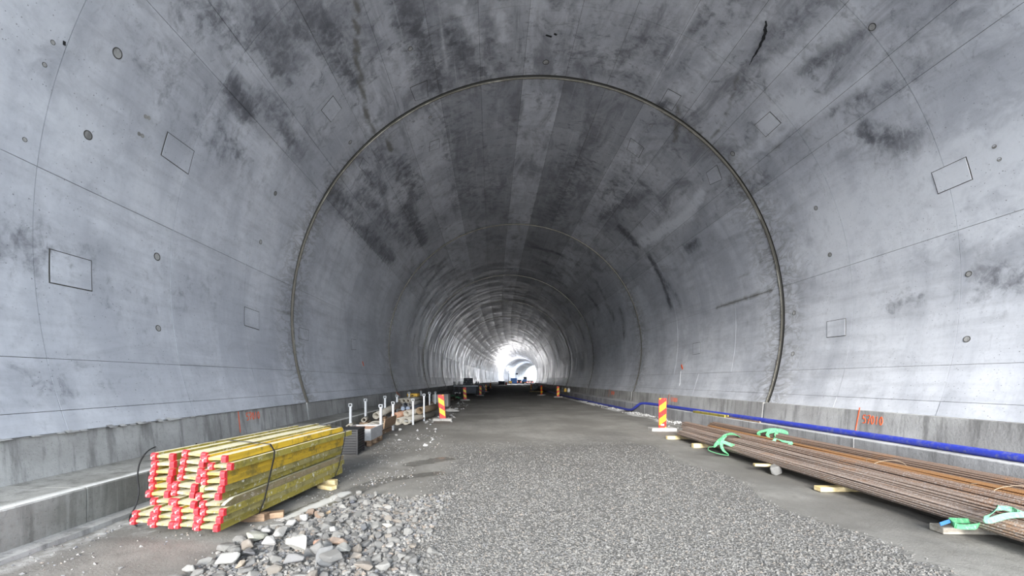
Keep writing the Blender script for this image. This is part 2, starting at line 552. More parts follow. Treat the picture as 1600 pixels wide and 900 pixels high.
M['galv'] = mat_plain('pale_steel', (0.48, 0.50, 0.52), 0.45, 0.2, wear=(0.3, 0.24, 0.18), wa=0.6, sc=6, thr=(0.58, 0.7))
M['dustpipe'] = mat_plain('dusty_grey_pipe', (0.45, 0.42, 0.36), 0.8, wear=(0.27, 0.23, 0.18), wa=0.6, sc=4)
M['orpipe'] = mat_plain('faded_orange_pipe', (0.55, 0.30, 0.19), 0.8, wear=(0.5, 0.45, 0.38), wa=0.6, sc=4)
M['brpipe'] = mat_plain('brown_pipe', (0.26, 0.19, 0.12), 0.8, wear=(0.36, 0.3, 0.22), wa=0.6, sc=4)
M['lbpipe'] = mat_plain('pale_blue_cap', (0.50, 0.58, 0.72), 0.6)
M['dark'] = mat_plain('dark_steel', (0.035, 0.036, 0.042), 0.5, 0.2, wear=(0.14, 0.12, 0.10), wa=0.4)
M['darkgrey'] = mat_plain('grey_steel', (0.11, 0.12, 0.145), 0.5, 0.2)
M['crate'] = mat_plain('black_plastic', (0.018, 0.018, 0.02), 0.55)
M['boxpanel'] = mat_plain('grey_box_board', (0.36, 0.36, 0.36), 0.7, wear=(0.55, 0.55, 0.55), wa=0.5, sc=4)
M['yellow'] = mat_plain('yellow_paint', (0.70, 0.42, 0.05), 0.6, wear=(0.4, 0.3, 0.15), wa=0.4)
M['bluepaint'] = mat_plain('blue_paint', (0.06, 0.20, 0.52), 0.5)
M['white'] = mat_plain('white_plastic', (0.75, 0.75, 0.76), 0.5)
M['redpaint'] = mat_plain('red_paint', (0.6, 0.07, 0.05), 0.5)
M['rubber'] = mat_plain('tyre_rubber', (0.02, 0.02, 0.02), 0.8)
M['glass'] = mat_plain('dark_glass', (0.03, 0.04, 0.05), 0.1, bump=0.0)
M['lamp'] = mat_emit('lamp_lens', (1.0, 0.96, 0.88), 60)
M['tail'] = mat_emit('rear_lamp', (1.0, 0.14, 0.06), 6)
M['pit'] = mat_plain('dark_crack', (0.02, 0.02, 0.022), 0.9)

# ------------------------------------------------------------------ tunnel alignment and profile
XC, ZC, RH, RV = 1.416, 3.68, 7.575, 7.39       # centre line, springing, half width, rise
S_BEND, R_BEND = 25.0, 1060.0
J0, JL, NSEG = 0.77, 12.0, 23                   # ring joints every 12 m
S_END = J0 + JL * (NSEG - 1)
S_BACK = J0 - 4.0


def align(s):
    s = np.asarray(s, float)
    d = np.maximum(s - S_BEND, 0)
    th = d / R_BEND
    cx = R_BEND * (1 - np.cos(th))
    cy = np.where(s < S_BEND, s, S_BEND + R_BEND * np.sin(th))
    return cx, cy, th


def world(s, u, z):
    cx, cy, th = align(s)
    u = np.asarray(u, float)
    return np.stack([cx + u * np.cos(th), cy - u * np.sin(th), np.broadcast_to(np.asarray(z, float), np.broadcast(cx, u).shape)], -1)


def prof(a, off=0.0):
    """profile at angle a (degrees from the crown, right positive); off > 0 goes into the rock"""
    a = np.radians(np.asarray(a, float))
    rv = np.where(np.cos(a) >= 0, RV, RH) + off
    return XC + (RH + off) * np.sin(a), ZC + rv * np.cos(a)


def ray_lining(px, py):
    """(s, a) where the sight line of a photograph point meets the lining in the straight stretch"""
    dx, dz = (px - PX0) / FPX, (PY0 - py) / FPX
    best = None
    rv = RV
    for _ in range(2):
        A = dx * dx / RH ** 2 + dz * dz / rv ** 2
        B = -2 * dx * XC / RH ** 2 + 2 * dz * (CAMH - ZC) / rv ** 2
        C = XC ** 2 / RH ** 2 + (CAMH - ZC) ** 2 / rv ** 2 - 1
        t = (-B + math.sqrt(B * B - 4 * A * C)) / (2 * A)
        x, z = t * dx - XC, CAMH + t * dz - ZC
        a = math.degrees(math.atan2(x / RH, z / rv))
        rv = RV if z >= 0 else RH
    return t, a


def sheet(name, mat, P, parent=None, attrs=None, smooth=True, skirt=None, vec=None, flip=False):
    """grid of points P[i,j,3] as a mesh, with point attributes; skirt is the same grid pushed outwards for the rims"""
    ni, nj = P.shape[:2]
    idx = np.arange(ni * nj).reshape(ni, nj)
    q = np.stack([idx[:-1, :-1], idx[1:, :-1], idx[1:, 1:], idx[:-1, 1:]], -1).reshape(-1, 4)
    if flip: q = q[:, ::-1]
    V = P.reshape(-1, 3)
    A = {k: np.asarray(v, float).reshape(-1) for k, v in (attrs or {}).items()}
    U = None if vec is None else vec.reshape(-1, 3)
    if skirt is not None:
        ring = np.concatenate([idx[0, :], idx[1:, -1], idx[-1, -2::-1], idx[-2:0:-1, 0]])
        b = len(V)
        n = len(ring)
        V = np.concatenate([V, V[ring], skirt.reshape(-1, 3)[ring]])
        k = np.arange(n)
        k2 = (k + 1) % n
        sk = np.stack([b + k, b + k2, b + n + k2, b + n + k], -1)
        q = np.concatenate([q, sk])
        A = {key: np.concatenate([v, v[ring], v[ring]]) for key, v in A.items()}
        if U is not None: U = np.concatenate([U, U[ring], U[ring]])
    me = bpy.data.meshes.new(name)
    me.vertices.add(len(V))
    me.vertices.foreach_set('co', V.astype(np.float32).ravel())
    me.loops.add(q.size)
    me.loops.foreach_set('vertex_index', q.astype(np.int32).ravel())
    me.polygons.add(len(q))
    me.polygons.foreach_set('loop_start', (np.arange(len(q)) * 4).astype(np.int32))
    sm = np.ones(len(q), bool) if smooth else np.zeros(len(q), bool)
    if skirt is not None: sm[-len(ring):] = False
    me.polygons.foreach_set('use_smooth', sm)
    me.materials.append(mat)
    for k_, v in A.items():
        me.attributes.new(k_, 'FLOAT', 'POINT').data.foreach_set('value', v.astype(np.float32))
    if U is not None:
        me.attributes.new('suv', 'FLOAT_VECTOR', 'POINT').data.foreach_set('vector', U.astype(np.float32).ravel())
    me.update()
    me.validate()
    return link(name, me, parent)


def merge_sheets(name, mat, parts, parent):
    """several sheets joined into one mesh object"""
    bm = bmesh.new()
    for o in parts:
        bm.from_mesh(o.data)
        me = o.data
        bpy.data.objects.remove(o)
        bpy.data.meshes.remove(me)
    me = bpy.data.meshes.new(name)
    bm.to_mesh(me)
    bm.free()
    me.materials.append(mat)
    return link(name, me, parent)


# ---- stains seen on the two nearest rings: strokes (x1, y1, x2, y2, half width in m, strength)
DARK = [
    (300, 5, 385, 62, .45, .55), (360, 135, 388, 178, .28, .95), (395, 35, 445, 105, .5, .65), (330, 190, 372, 245, .6, .45), (420, 165, 465, 235, .3, .6),
    (405, 150, 450, 190, .35, .5), (436, 70, 500, 28, .45, .7), (503, 40, 552, 125, .4, .75), (480, 10, 520, 60, .5, .6), (560, 20, 575, 110, .4, .4),
    (630, 5, 685, 135, .5, .75), (650, 60, 690, 140, .35, .5), (700, 50, 750, 122, .55, .65), (712, 65, 722, 90, .25, .8), (760, 60, 780, 115, .5, .45),
    (775, 20, 770, 80, .35, .4), (890, 5, 900, 110, .8, .35), (960, 95, 1012, 62, .35, .6), (930, 100, 1005, 135, .6, .45), (1020, 95, 1110, 15, .3, .5), (1060, 105, 1165, 10, .35, .35),
    (1150, 135, 1245, 60, .45, .5), (1195, 60, 1260, 15, .5, .45), (1268, 96, 1310, 58, .38, .85), (1350, 203, 1362, 216, .22, .95), (1380, 222, 1425, 222, .4, .7), (1395, 250, 1432, 330, .45, .45),
    (1310, 170, 1370, 145, .35, .5), (1370, 150, 1450, 95, .35, .45), (1178, 292, 1198, 280, .25, .6), (1030, 165, 1045, 160, .25, .8), (1040, 190, 1090, 175, .4, .5),
    (1195, 395, 1260, 350, .3, .2), (1540, 430, 1600, 420, .5, .5), (1380, 480, 1440, 465, .3, .4), (240, 100, 300, 190, .6, .3), (0, 375, 70, 385, .4, .5), (120, 390, 150, 395, .2, .4),
    (170, 460, 330, 455, .5, .25), (30, 610, 160, 600, .25, .35), (60, 70, 110, 85, .25, .35),
    # second ring
    (570, 270, 600, 300, .3, .7), (518, 300, 612, 408, .45, .75), (560, 300, 640, 380, .4, .6), (633, 322, 662, 378, .45, .85), (701, 186, 736, 310, .8, .45), (623, 254, 652, 310, .45, .65),
    (590, 230, 625, 280, .4, .5), (970, 357, 992, 380, .38, .95), (1014, 400, 1047, 478, .22, 1.0), (1075, 388, 1088, 378, .25, .85), (940, 342, 985, 310, .45, .6), (905, 255, 862, 345, .9, .55),
    (1003, 286, 1042, 326, .45, .55), (1140, 292, 1168, 306, .35, .5), (1050, 240, 1080, 215, .5, .4), (930, 200, 880, 300, .6, .4), (1030, 430, 1060, 470, .4, .4), (980, 270, 950, 300, .4, .5),
    (765, 250, 770, 335, .8, .35), (890, 320, 870, 345, .4, .5),
]
BROWN = [
    (556, 5, 557, 90, .05, .9), (557, 90, 575, 190, .08, .85), (575, 190, 585, 208, .12, .8), (1152, 122, 1142, 155, .1, .7), (1142, 155, 1128, 200, .12, .55), (1128, 200, 1105, 218, .14, .7),
    (1180, 250, 1260, 205, .07, .55), (1290, 130, 1320, 100, .15, .4), (606, 212, 611, 236, .14, .95), (1060, 165, 1055, 222, .1, .75), (1085, 195, 1100, 225, .12, .6), (455, 490, 400, 480, .08, .6),
    (458, 375, 430, 392, .08, .5), (1225, 430, 1250, 425, .05, .6), (1225, 455, 1270, 440, .05, .5), (1200, 400, 1150, 440, .1, .6), (1205, 455, 1120, 480, .06, .7), (60, 75, 95, 100, .25, .35),
    (1540, 180, 1560, 190, .2, .35),
]
LIGHT = [
    (1003, 380, 1075, 336, .3, .9), (1075, 336, 1098, 300, .3, .7), (1210, 110, 1330, 25, .4, .7), (1050, 150, 1200, 20, .4, .5), (775, 15, 790, 60, .3, .6), (720, 10, 745, 60, .3, .6),
    (1150, 250, 1350, 120, .3, .6), (1300, 350, 1600, 240, 1.2, .7), (1250, 400, 1580, 330, .9, .6), (690, 5, 697, 145, .08, .5), (1005, 155, 1095, 5, .08, .6), (20, 20, 120, 200, 1.2, .5),
    (1200, 190, 1250, 160, .5, .8), (1450, 60, 1600, 0, .6, .5), (460, 100, 520, 170, .4, .3), (940, 280, 1000, 200, .3, .4), (540, 330, 570, 350, .3, .5),
]
CRACK = [(1197, 33, 1194, 55), (1194, 55, 1185, 78), (1185, 78, 1174, 95)]


def to_sa(lst):
    out = []
    for x1, y1, x2, y2, wd, stg in lst:
        s1, a1 = ray_lining(x1, y1)
        s2, a2 = ray_lining(x2, y2)
        out.append((s1, math.radians(a1) * 7.5, s2, math.radians(a2) * 7.5, max(wd, .13), stg))
    return out


DARK_SA, BROWN_SA, LIGHT_SA = to_sa(DARK), to_sa(BROWN), to_sa(LIGHT)
_r = random.Random(5)
for k in range(2, NSEG):                         # damp runs on the rings further in
    for _ in range(26 if k < 6 else 18):
        s0 = J0 + JL * k + _r.uniform(0, 12)
        a0 = _r.choice([_r.gauss(-58, 9), _r.gauss(60, 8), _r.gauss(-38, 9), _r.gauss(33, 9), _r.gauss(8, 12)])
        c0 = math.radians(a0) * 7.5
        DARK_SA.append((s0, c0, s0 + _r.uniform(-.8, .8), c0 + math.copysign(_r.uniform(.4, 2.2), a0), _r.uniform(.15, .5), _r.uniform(.45, .95)))
    for _ in range(8):
        s0 = J0 + JL * k + _r.uniform(0, 12)
        c0 = math.radians(_r.uniform(-95, 95)) * 7.5
        LIGHT_SA.append((s0, c0, s0 + _r.uniform(-2, 2), c0 + _r.uniform(-1, 1), _r.uniform(.3, .7), _r.uniform(.3, .7)))


def stroke_field(lst, s, c):
    f = np.zeros_like(s)
    smin, smax, cmin, cmax = s.min(), s.max(), c.min(), c.max()
    for s1, c1, s2, c2, wd, stg in lst:
        rr = wd * 2.6
        if max(s1, s2) + rr < smin or min(s1, s2) - rr > smax or max(c1, c2) + rr < cmin or min(c1, c2) - rr > cmax:
            continue
        ds, dc = s2 - s1, c2 - c1
        L = ds * ds + dc * dc + 1e-9
        t = np.clip(((s - s1) * ds + (c - c1) * dc) / L, 0, 1)
        d2 = (s - s1 - t * ds) ** 2 + (c - c1 - t * dc) ** 2
        f = np.maximum(f, stg * np.exp(-d2 / (wd * wd)))
    return f


CEIL_B = [-83, -60, -54, -43.5, -33.5, -23.3, -13.3, -3.4, 6.5, 16.3, 26, 35.6, 45, 54.9, 60, 83]
CEIL_T = [.00, .12, .16, .16, .10, .30, .22, .02, .17, .15, .08, .12, .05, .12, .00]
CEIL_T2 = [.03, .24, .26, .28, .06, .36, .40, .02, .48, .38, .12, .28, .16, .24, .02]
WALL_B = [83, 102.8, 108.3, 110.56]


def lining_attrs(s, a, tint, k):
    c = np.radians(a) * 7.5
    fr = np.mod(s - J0, JL)
    jd = np.minimum(fr, JL - fr)
    side = np.clip((np.abs(a) - 30) / 40, 0.12, 1)
    return dict(stain=stroke_field(DARK_SA, s, c), brown=stroke_field(BROWN_SA, s, c), light=stroke_field(LIGHT_SA, s, c),
                joint=jd / side, tint=np.full_like(s, tint)), np.stack([s, c, np.zeros_like(s)], -1)


def lining_patch(name, k, s0, s1, a0, a1, tint, parent, step, proud, gap=0.006, ):
    ga = math.degrees(gap / 7.5)
    ns, na = max(2, int(round((s1 - s0) / step)) + 1), max(2, int(round(math.radians(a1 - a0) * 7.5 / step)) + 1)
    s, a = np.meshgrid(np.linspace(s0 + gap, s1 - gap, ns), np.linspace(a0 + ga, a1 - ga, na), indexing='ij')
    at_, uv = lining_attrs(s, a, tint, k)
    u, z = prof(a, -proud)
    u2, z2 = prof(a, 0.03)
    return sheet(name, M['lining'], world(s, u, z), parent, at_, True, world(s, u2, z2), uv, flip=False)


def sweep(name, mat, poly, ss, parent, closed=True, edge=None, smooth=False):
    """profile poly [(u,z)] swept along the alignment"""
    ss = np.asarray(ss, float)
    n = len(poly)
    V = np.concatenate([world(np.full(n, s), [p[0] for p in poly], [p[1] for p in poly]) for s in ss])
    mb = MB()
    fs = []
    for i in range(len(ss) - 1):
        for j in range(n if closed else n - 1):
            j2 = (j + 1) % n
            fs.append((i * n + j, i * n + j2, (i + 1) * n + j2, (i + 1) * n + j))
    if closed:
        fs += [tuple(reversed(range(n))), tuple((len(ss) - 1) * n + j for j in range(n))]
    mb.add(V, fs, None, smooth)
    me = mb.mesh(name, mat)
    if edge is not None:
        at_ = me.attributes.new('edge', 'FLOAT', 'POINT')
        at_.data.foreach_set('value', np.tile(np.array(edge, np.float32), len(ss)))
    return link(name, me, parent)


ceiling = props(empty('ceiling', (0, 0, 0)), 'curved concrete vault of the tunnel with form panels and ring joints', kind='structure')
wall_left = props(empty('wall_left', (0, 0, 0)), 'grey concrete tunnel wall above the low kerb, beside the yellow beams', kind='structure')
wall_right = props(empty('wall_right', (0, 0, 0)), 'bright concrete tunnel wall above the blue pipe', kind='structure')

PLU = {-1: (-5.64, -5.80), 1: (8.35, 8.50)}       # plinth: foot and head
ZK, ZP = 0.47, 1.02
_pr = random.Random(21)
for k in range(0, NSEG):
    s0, s1 = max(S_BACK, J0 + JL * (k - 1) + 0.03), J0 + JL * k - 0.12
    ctr = world((s0 + s1) / 2, XC, 0)
    groups = [(ceiling, CEIL_B, None), (wall_left, [-x for x in reversed(WALL_B)], None), (wall_right, WALL_B, None)]
    for par, bands, _ in groups:
        lo, hi = bands[0], bands[-1]
        detail = 1 <= k <= 4
        step = {1: .17, 2: .2, 3: .3, 4: .4}.get(k, 0.6)
        tints = (CEIL_T if k <= 1 else CEIL_T2) if par is ceiling else [.05] * 3
        if detail:
            sb, ab = np.meshgrid(np.linspace(s0, s1, 9), np.linspace(lo, hi, max(3, int((hi - lo) / 4))), indexing='ij')
            ub, zb = prof(ab, 0.012)
            seg = sheet('lining_segment', M['back'], world(sb, ub, zb), par, None, True)
            for bi in range(len(bands) - 1):
                for r in range(5):
                    q0, q1 = s0 + (s1 - s0) * r / 5, s0 + (s1 - s0) * (r + 1) / 5
                    tn = max(0, tints[bi] + _pr.uniform(-.05, .07) * (1.6 if k > 1 else 1) * (0.35 if par is not ceiling else 1))
                    lining_patch('form_panel', k, q0, q1, bands[bi], bands[bi + 1], tn, seg, step, _pr.uniform(0.001, 0.006), 0.004 if r else 0.004)
        else:
            ps = []
            for bi in range(len(bands) - 1):
                tn = max(0, tints[bi] + _pr.uniform(-.08, .08))
                ps.append(lining_patch('p', k, s0, s1, bands[bi], bands[bi + 1], tn, None, step, _pr.uniform(0.0, 0.012)))
            sb, ab = np.meshgrid(np.linspace(s0, s1, 5), np.linspace(lo, hi, max(3, int((hi - lo) / 5))), indexing='ij')
            ub, zb = prof(ab, 0.03)
            seg = merge_sheets('lining_segment', M['lining'], ps, par)
            sheet('backing', M['back'], world(sb, ub, zb), seg, None, True)
        # ring joint at the far end of the segment: dark groove, then the pale lip of the next ring
        if k < NSEG - 1:
            aa = np.linspace(lo, hi, max(3, int((hi - lo) / 2.5)))
            jj = s1 + 0.12
            sg, ag = np.meshgrid([jj - 0.16, jj + 0.06], aa, indexing='ij')
            ug, zg = prof(ag, 0.055)
            sheet('joint_groove', M['back'], world(sg, ug, zg), par, None, True)
            for nm_, mt_, ps_, po_ in (('joint_face', M['back'], [jj + .002, jj + .002], [.05, -.004]), ('joint_lip', M['rim' if k == 1 else 'rim2'], [jj, jj - .004, jj + .03, jj + .03], [-.004, -.020, -.020, .02])):
                sg = np.repeat(np.array(ps_)[:, None], len(aa), 1)
                ag = np.repeat(aa[None, :], len(ps_), 0)
                wob = 0.005 * np.sin(ag * 1.7 + k) * (np.array(po_)[:, None] < -.01)
                ug, zg = prof(ag, np.array(po_)[:, None] + wob)
                sheet(nm_, mt_, world(sg, ug, zg), par, None, False)
    # plinths under the lining
    for sg_, par in ((-1, wall_left), (1, wall_right)):
        f, h = PLU[sg_]
        ss = np.linspace(s0 - 0.03, s1 + 0.03, 3)
        o = 0.6 * sg_
        sweep('plinth', M['plinth'], [(f, 0.0), (f, ZK), (h - 0.10 * sg_, ZP), (h + o, ZP + 0.02), (h + o, 0.0)][::(1 if sg_ > 0 else -1)], ss, par)
        # ragged lip of mortar where lining and plinth meet
        if k <= 4:
            mb = MB()
            n_ = 120
            q = np.linspace(s0, s1, n_)
            ul, zl = prof(np.array([110.4]))
            ul = XC + (ul[0] - XC) * sg_
            for i in range(n_ - 1):
                t_ = 0.006 + 0.02 * _pr.random() ** 2 * ((4.5 if sg_ < 0 and q[i] < 7.8 else 2.0) if k == 1 else 1)
                p0, p1 = world(q[i], ul - sg_ * t_, ZP - 0.012), world(q[i + 1], ul - sg_ * t_, ZP - 0.012)
                p2, p3 = world(q[i + 1], ul + sg_ * .05, ZP + 0.012 + t_ * .5), world(q[i], ul + sg_ * .05, ZP + 0.012 + t_ * .5)
                p4, p5 = world(q[i], ul + sg_ * .05, ZP - 0.02), world(q[i + 1], ul + sg_ * .05, ZP - 0.02)
                mb.add([p0, p1, p2, p3, p4, p5], [(0, 1, 2, 3), (0, 4, 5, 1)])
            o_ = mb.build('mortar_lip', M['plinth'], par)
            o_['kind'] = 'stuff'

# ---- kerbs (trim_1 left, trim_2 right), block by block
trim_1 = props(empty('trim_1', (0, 0, 0)), 'low cast concrete kerb with white dried edge along the wall behind the beams', kind='structure')
trim_2 = props(empty('trim_2', (0, 0, 0)), 'pale concrete kerb carrying the blue pipe, behind the steel bars', kind='structure')
for sg_, par, uf, ub, mt in ((-1, trim_1, -4.67, -5.70, M['kerb']), (1, trim_2, 7.70, 8.40, M['kerb_r'])):
    s = S_BACK
    while s < S_END - 1:
        L = 4.0 if s < 76 else 40.0
        e_ = min(s + L, S_END)
        ss = np.linspace(s + 0.008, e_ - 0.008, 3 if L < 5 else 9)
        d = _pr.uniform(-.008, .008)
        um = uf + sg_ * 0.34
        poly = [(uf + d, -0.05), (uf + d, ZK - .015), (uf + d + sg_ * .015, ZK), (um, ZK), (ub, ZK + 0.01), (ub, -0.05)]
        ed = [1, 1, 1, 0, 0, 0]
        if sg_ > 0: poly, ed = poly[::-1], ed[::-1]
        sweep('kerb_block', mt, poly, ss, par, edge=ed)
        s = e_
    if sg_ < 0:
        s = S_BACK
        while s < 60:
            sweep('footing_strip', M['block'] if False else M['plinth'], [(uf + .16, -.05), (uf + .155, .05), (uf - .01, .065), (uf - .01, -.05)][::-1] if False else [(uf - .01, -.05), (uf - .01, .065), (uf + .155, .05), (uf + .16, -.05)], np.linspace(s, s + 5.97, 5), par)
            s += 6

# ------------------------------------------------------------------ floor
def seg_dist(x, y, x1, y1, x2, y2):
    dx, dy = x2 - x1, y2 - y1
    t = np.clip(((x - x1) * dx + (y - y1) * dy) / (dx * dx + dy * dy + 1e-9), 0, 1)
    return np.hypot(x - x1 - t * dx, y - y1 - t * dy)


def gravel_mask(x, y):
    n = fbm(x * .7, y * .7, 3)
    g = np.clip((4.25 - x + (n - .5) * .9) / .35, 0, 1) * np.clip((x - (-1.35 + .0 * y) + (n - .5) * .9) / .7, 0, 1)
    return g * np.clip((15 - y + (n - .5) * 6) / 7, 0.0, 1)


def floor_z(x, y):
    x, y = np.asarray(x, float), np.asarray(y, float)
    z = (fbm(x * .45, y * .45, 1, 3) - .5) * .05 + (fbm(x * 2.4, y * 2.4, 5, 4) - .5) * .03
    near = np.clip((14 - y) / 6, 0, 1)
    left = np.clip((-1.2 - x) / .8, 0, 1)
    z = z + near * left * (fbm(x * 7, y * 7, 9, 3) - .5) * .028
    heap = np.exp(-((x + 1.55) / .85) ** 2 - ((y - 4.3) / 1.2) ** 2)
    z = z + .09 * heap * (x < 0)
    wetd = np.minimum(seg_dist(x, y, -2.3, 5.6, -1.9, 6.9) / .35, seg_dist(x, y, -1.6, 7.3, -1.2, 7.9) / .3)
    z = np.where(wetd < 1, z * wetd - (1 - wetd) * .008, z)
    return z


us = np.concatenate([np.linspace(-4.72, 7.75, 140)])
sv = [S_BACK]
while sv[-1] < S_END:
    v = sv[-1]
    sv.append(v + (0.6 if v < 2.4 else 0.075 if v < 9 else 0.075 + (v - 9) * 0.03))
sv = np.array(sv)
sg, ug = np.meshgrid(sv, us, indexing='ij')
W = world(sg, ug, 0)
xx, yy = ug, sg
W[..., 2] = floor_z(xx, yy)
wet = np.exp(-(seg_dist(xx, yy, -2.5, 5.2, -1.95, 6.9) / .22) ** 2) + np.exp(-(seg_dist(xx, yy, -1.7, 7.2, -1.0, 7.6) / .2) ** 2) + .8 * np.exp(-(seg_dist(xx, yy, -1.6, 8.4, -1.0, 9) / .3) ** 2)
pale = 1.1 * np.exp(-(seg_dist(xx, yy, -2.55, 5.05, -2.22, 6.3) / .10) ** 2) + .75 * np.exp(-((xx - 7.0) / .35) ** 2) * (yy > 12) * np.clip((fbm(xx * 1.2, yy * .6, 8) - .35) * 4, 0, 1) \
    + .8 * np.exp(-(seg_dist(xx, yy, -3.9, 4.6, -4.0, 5.4) / .25) ** 2) * .5 + .5 * np.exp(-((xx + 4.4) / .25) ** 2) + .4 * np.exp(-((xx + 2.6) / .5) ** 2) * (yy > 11) * (yy < 30) * np.clip((fbm(xx, yy, 4) - .4) * 4, 0, 1)  # first streak of pale paints the puddle's bright reflection into the colour
rut = np.zeros_like(xx)
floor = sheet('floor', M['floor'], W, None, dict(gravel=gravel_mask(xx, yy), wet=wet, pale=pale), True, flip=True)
props(floor, 'grey compacted gravel roadway of the tunnel', kind='structure')

for nm, (ya, yb) in (('ground', (-160, S_BACK)), ('ground.001', (S_END - 8, S_END + 160))):
    cx = 0 if ya < 0 else float(align(S_END)[0])
    mb = MB()
    mb.box((cx - 90, ya, -.4), (cx + 90, yb, -.06))
    props(mb.build('ground', M['floor']), 'open gravel ground outside the tunnel mouth', kind='structure')

# ------------------------------------------------------------------ loose gravel on the roadway
def ico_stone(seed):
    bm = bmesh.new()
    bmesh.ops.create_icosphere(bm, subdivisions=1, radius=1)
    q = random.Random(seed)
    for v in bm.verts:
        v.co *= q.uniform(.6, 1.1)
    vs = np.array([v.co[:] for v in bm.verts])
    fs = np.array([[v.index for v in f.verts] for f in bm.faces])
    bm.free()
    return vs, fs


def oct_stone(seed):
    q = np.random.default_rng(seed)
    vs = np.array([(1, 0, 0), (-1, 0, 0), (0, 1, 0), (0, -1, 0), (0, 0, 1), (0, 0, -1)], float) * q.uniform(.6, 1.2, (6, 1)) + q.uniform(-.3, .3, (6, 3))
    fs = np.array([(0, 2, 4), (2, 1, 4), (1, 3, 4), (3, 0, 4), (2, 0, 5), (1, 2, 5), (3, 1, 5), (0, 3, 5)])
    return vs, fs


PAL = np.array([(.15, .148, .145), (.105, .105, .112), (.18, .176, .17), (.21, .203, .195), (.165, .155, .14), (.12, .126, .142), (.215, .175, .145), (.085, .085, .088), (.25, .243, .23), (.16, .155, .15)])


def scatter(name, x, y, z, size, protos, mat, cols, parent=None, flat=.75):
    """thousands of small stones as one mesh"""
    n = len(x)
    V, F, C = [], [], []
    base = 0
    pid = nrg.integers(0, len(protos), n)
    for k, (vs, fs) in enumerate(protos):
        m = np.where(pid == k)[0]
        if not len(m): continue
        ang = nrg.uniform(0, 2 * np.pi, len(m))
        sc = size[m][:, None, None] * nrg.uniform(.7, 1.3, (len(m), 1, 3)) * np.array([1, 1, flat])
        P = vs[None] * sc
        ca, sa = np.cos(ang)[:, None], np.sin(ang)[:, None]
        X = P[..., 0] * ca - P[..., 1] * sa + x[m][:, None]
        Y = P[..., 0] * sa + P[..., 1] * ca + y[m][:, None]
        Z = P[..., 2] + z[m][:, None]
        V.append(np.stack([X, Y, Z], -1).reshape(-1, 3))
        F.append((fs[None] + (np.arange(len(m)) * len(vs))[:, None, None]).reshape(-1, 3) + base)
        base += len(m) * len(vs)
        C.append(np.repeat(cols[m], len(vs), 0))
    V, F, C = np.concatenate(V), np.concatenate(F), np.concatenate(C)
    me = bpy.data.meshes.new(name)
    me.vertices.add(len(V))
    me.vertices.foreach_set('co', V.astype(np.float32).ravel())
    me.loops.add(F.size)
    me.loops.foreach_set('vertex_index', F.astype(np.int32).ravel())
    me.polygons.add(len(F))
    me.polygons.foreach_set('loop_start', (np.arange(len(F)) * 3).astype(np.int32))
    me.polygons.foreach_set('use_smooth', np.zeros(len(F), bool))
    ca = me.attributes.new('Col', 'FLOAT_COLOR', 'POINT')
    ca.data.foreach_set('color', np.concatenate([C, np.ones((len(C), 1))], 1).astype(np.float32).ravel())
    me.materials.append(mat)
    me.update()
    return link(name, me, parent)


def sample(n, x0, x1, y0, y1, dens, power=1.0):
    x = nrg.uniform(x0, x1, n)
    y = y0 + (y1 - y0) * nrg.uniform(0, 1, n) ** power
    keep = nrg.uniform(0, 1, n) < dens(x, y)
    return x[keep], y[keep]


def pick_cols(n, pal=PAL, jit=.25):
    return pal[nrg.integers(0, len(pal), n)] * nrg.uniform(1 - jit, 1 + jit, (n, 1))


icos = [ico_stone(i) for i in range(8)]
octs = [oct_stone(i) for i in range(10)]
x, y = sample(80000, -1.9, 4.7, 3.2, 11.5, lambda a, b: gravel_mask(a, b) ** 1.5 * np.clip(1.25 - (b - 3) / 9, .15, 1), 1.7)
sz = nrg.uniform(.006, .0145, len(x)) * nrg.choice([1, 1, 1, 1.4], len(x))
g_ = scatter('gravel', x, y, floor_z(x, y) + sz * .0, sz, octs, M['chips'], pick_cols(len(x), PAL * .6 + np.array([.15, .144, .135]) * .4, .15) * .80)
props(g_, 'loose grey crushed gravel spread over the middle of the roadway', 'gravel', None, 'stuff')


def heap_mask(a, b):
    n = fbm(a * 1.3, b * 1.3, 17)
    lft = np.where(b < 4.6, -2.75 + .06 * (b - 3.5), -2.68 + .40 * (b - 4.6))
    d = np.minimum.reduce([(a - lft) / .25, (-.55 + .0 * b - a) / .5, (6.25 - b + (n - .5) * .8) / .5])
    return np.clip(d, 0, 1)


x, y = sample(15000, -3.0, -.2, 3.1, 6.6, lambda a, b: heap_mask(a, b) * .9)
sz = nrg.uniform(.012, .035, len(x))
g_ = scatter('stone_chips', x, y, floor_z(x, y) + sz * .2, sz, icos, M['chips'], pick_cols(len(x), PAL * .92, .15))
props(g_, 'small grey stone chips between the broken rocks of the heap', 'stone chips', None, 'stuff')
# pale crumbs along the right kerb and grit on the left verge
x, y = sample(5200, 6.2, 7.65, 11.5, 34, lambda a, b: np.clip((a - 6.55 - (b > 16) * .25) * 1.6, 0, 1) * np.clip((fbm(a * 1.6, b * .8, 31) - .42) * 7, 0, 1))
sz = nrg.uniform(.015, .055, len(x))
g_ = scatter('plaster_crumbs', x, y, floor_z(x, y) + sz * .3, sz, octs, M['chips'], np.full((len(x), 3), .46) * nrg.uniform(.75, 1.1, (len(x), 1)))
props(g_, 'whitish crumbled debris lying along the foot of the right kerb', 'debris', None, 'stuff')
x, y = sample(5000, -4.6, -1.4, 3.4, 13, lambda a, b: np.clip((fbm(a * 2, b * 2, 41) - .42) * 4, 0, .8))
sz = nrg.uniform(.006, .018, len(x))
g_ = scatter('grit', x, y, floor_z(x, y) + sz * .2, sz, octs, M['chips'], pick_cols(len(x), PAL * 1.15 + .03))
props(g_, 'scattered grit on the muddy ground around the beam stack', 'grit', None, 'stuff')
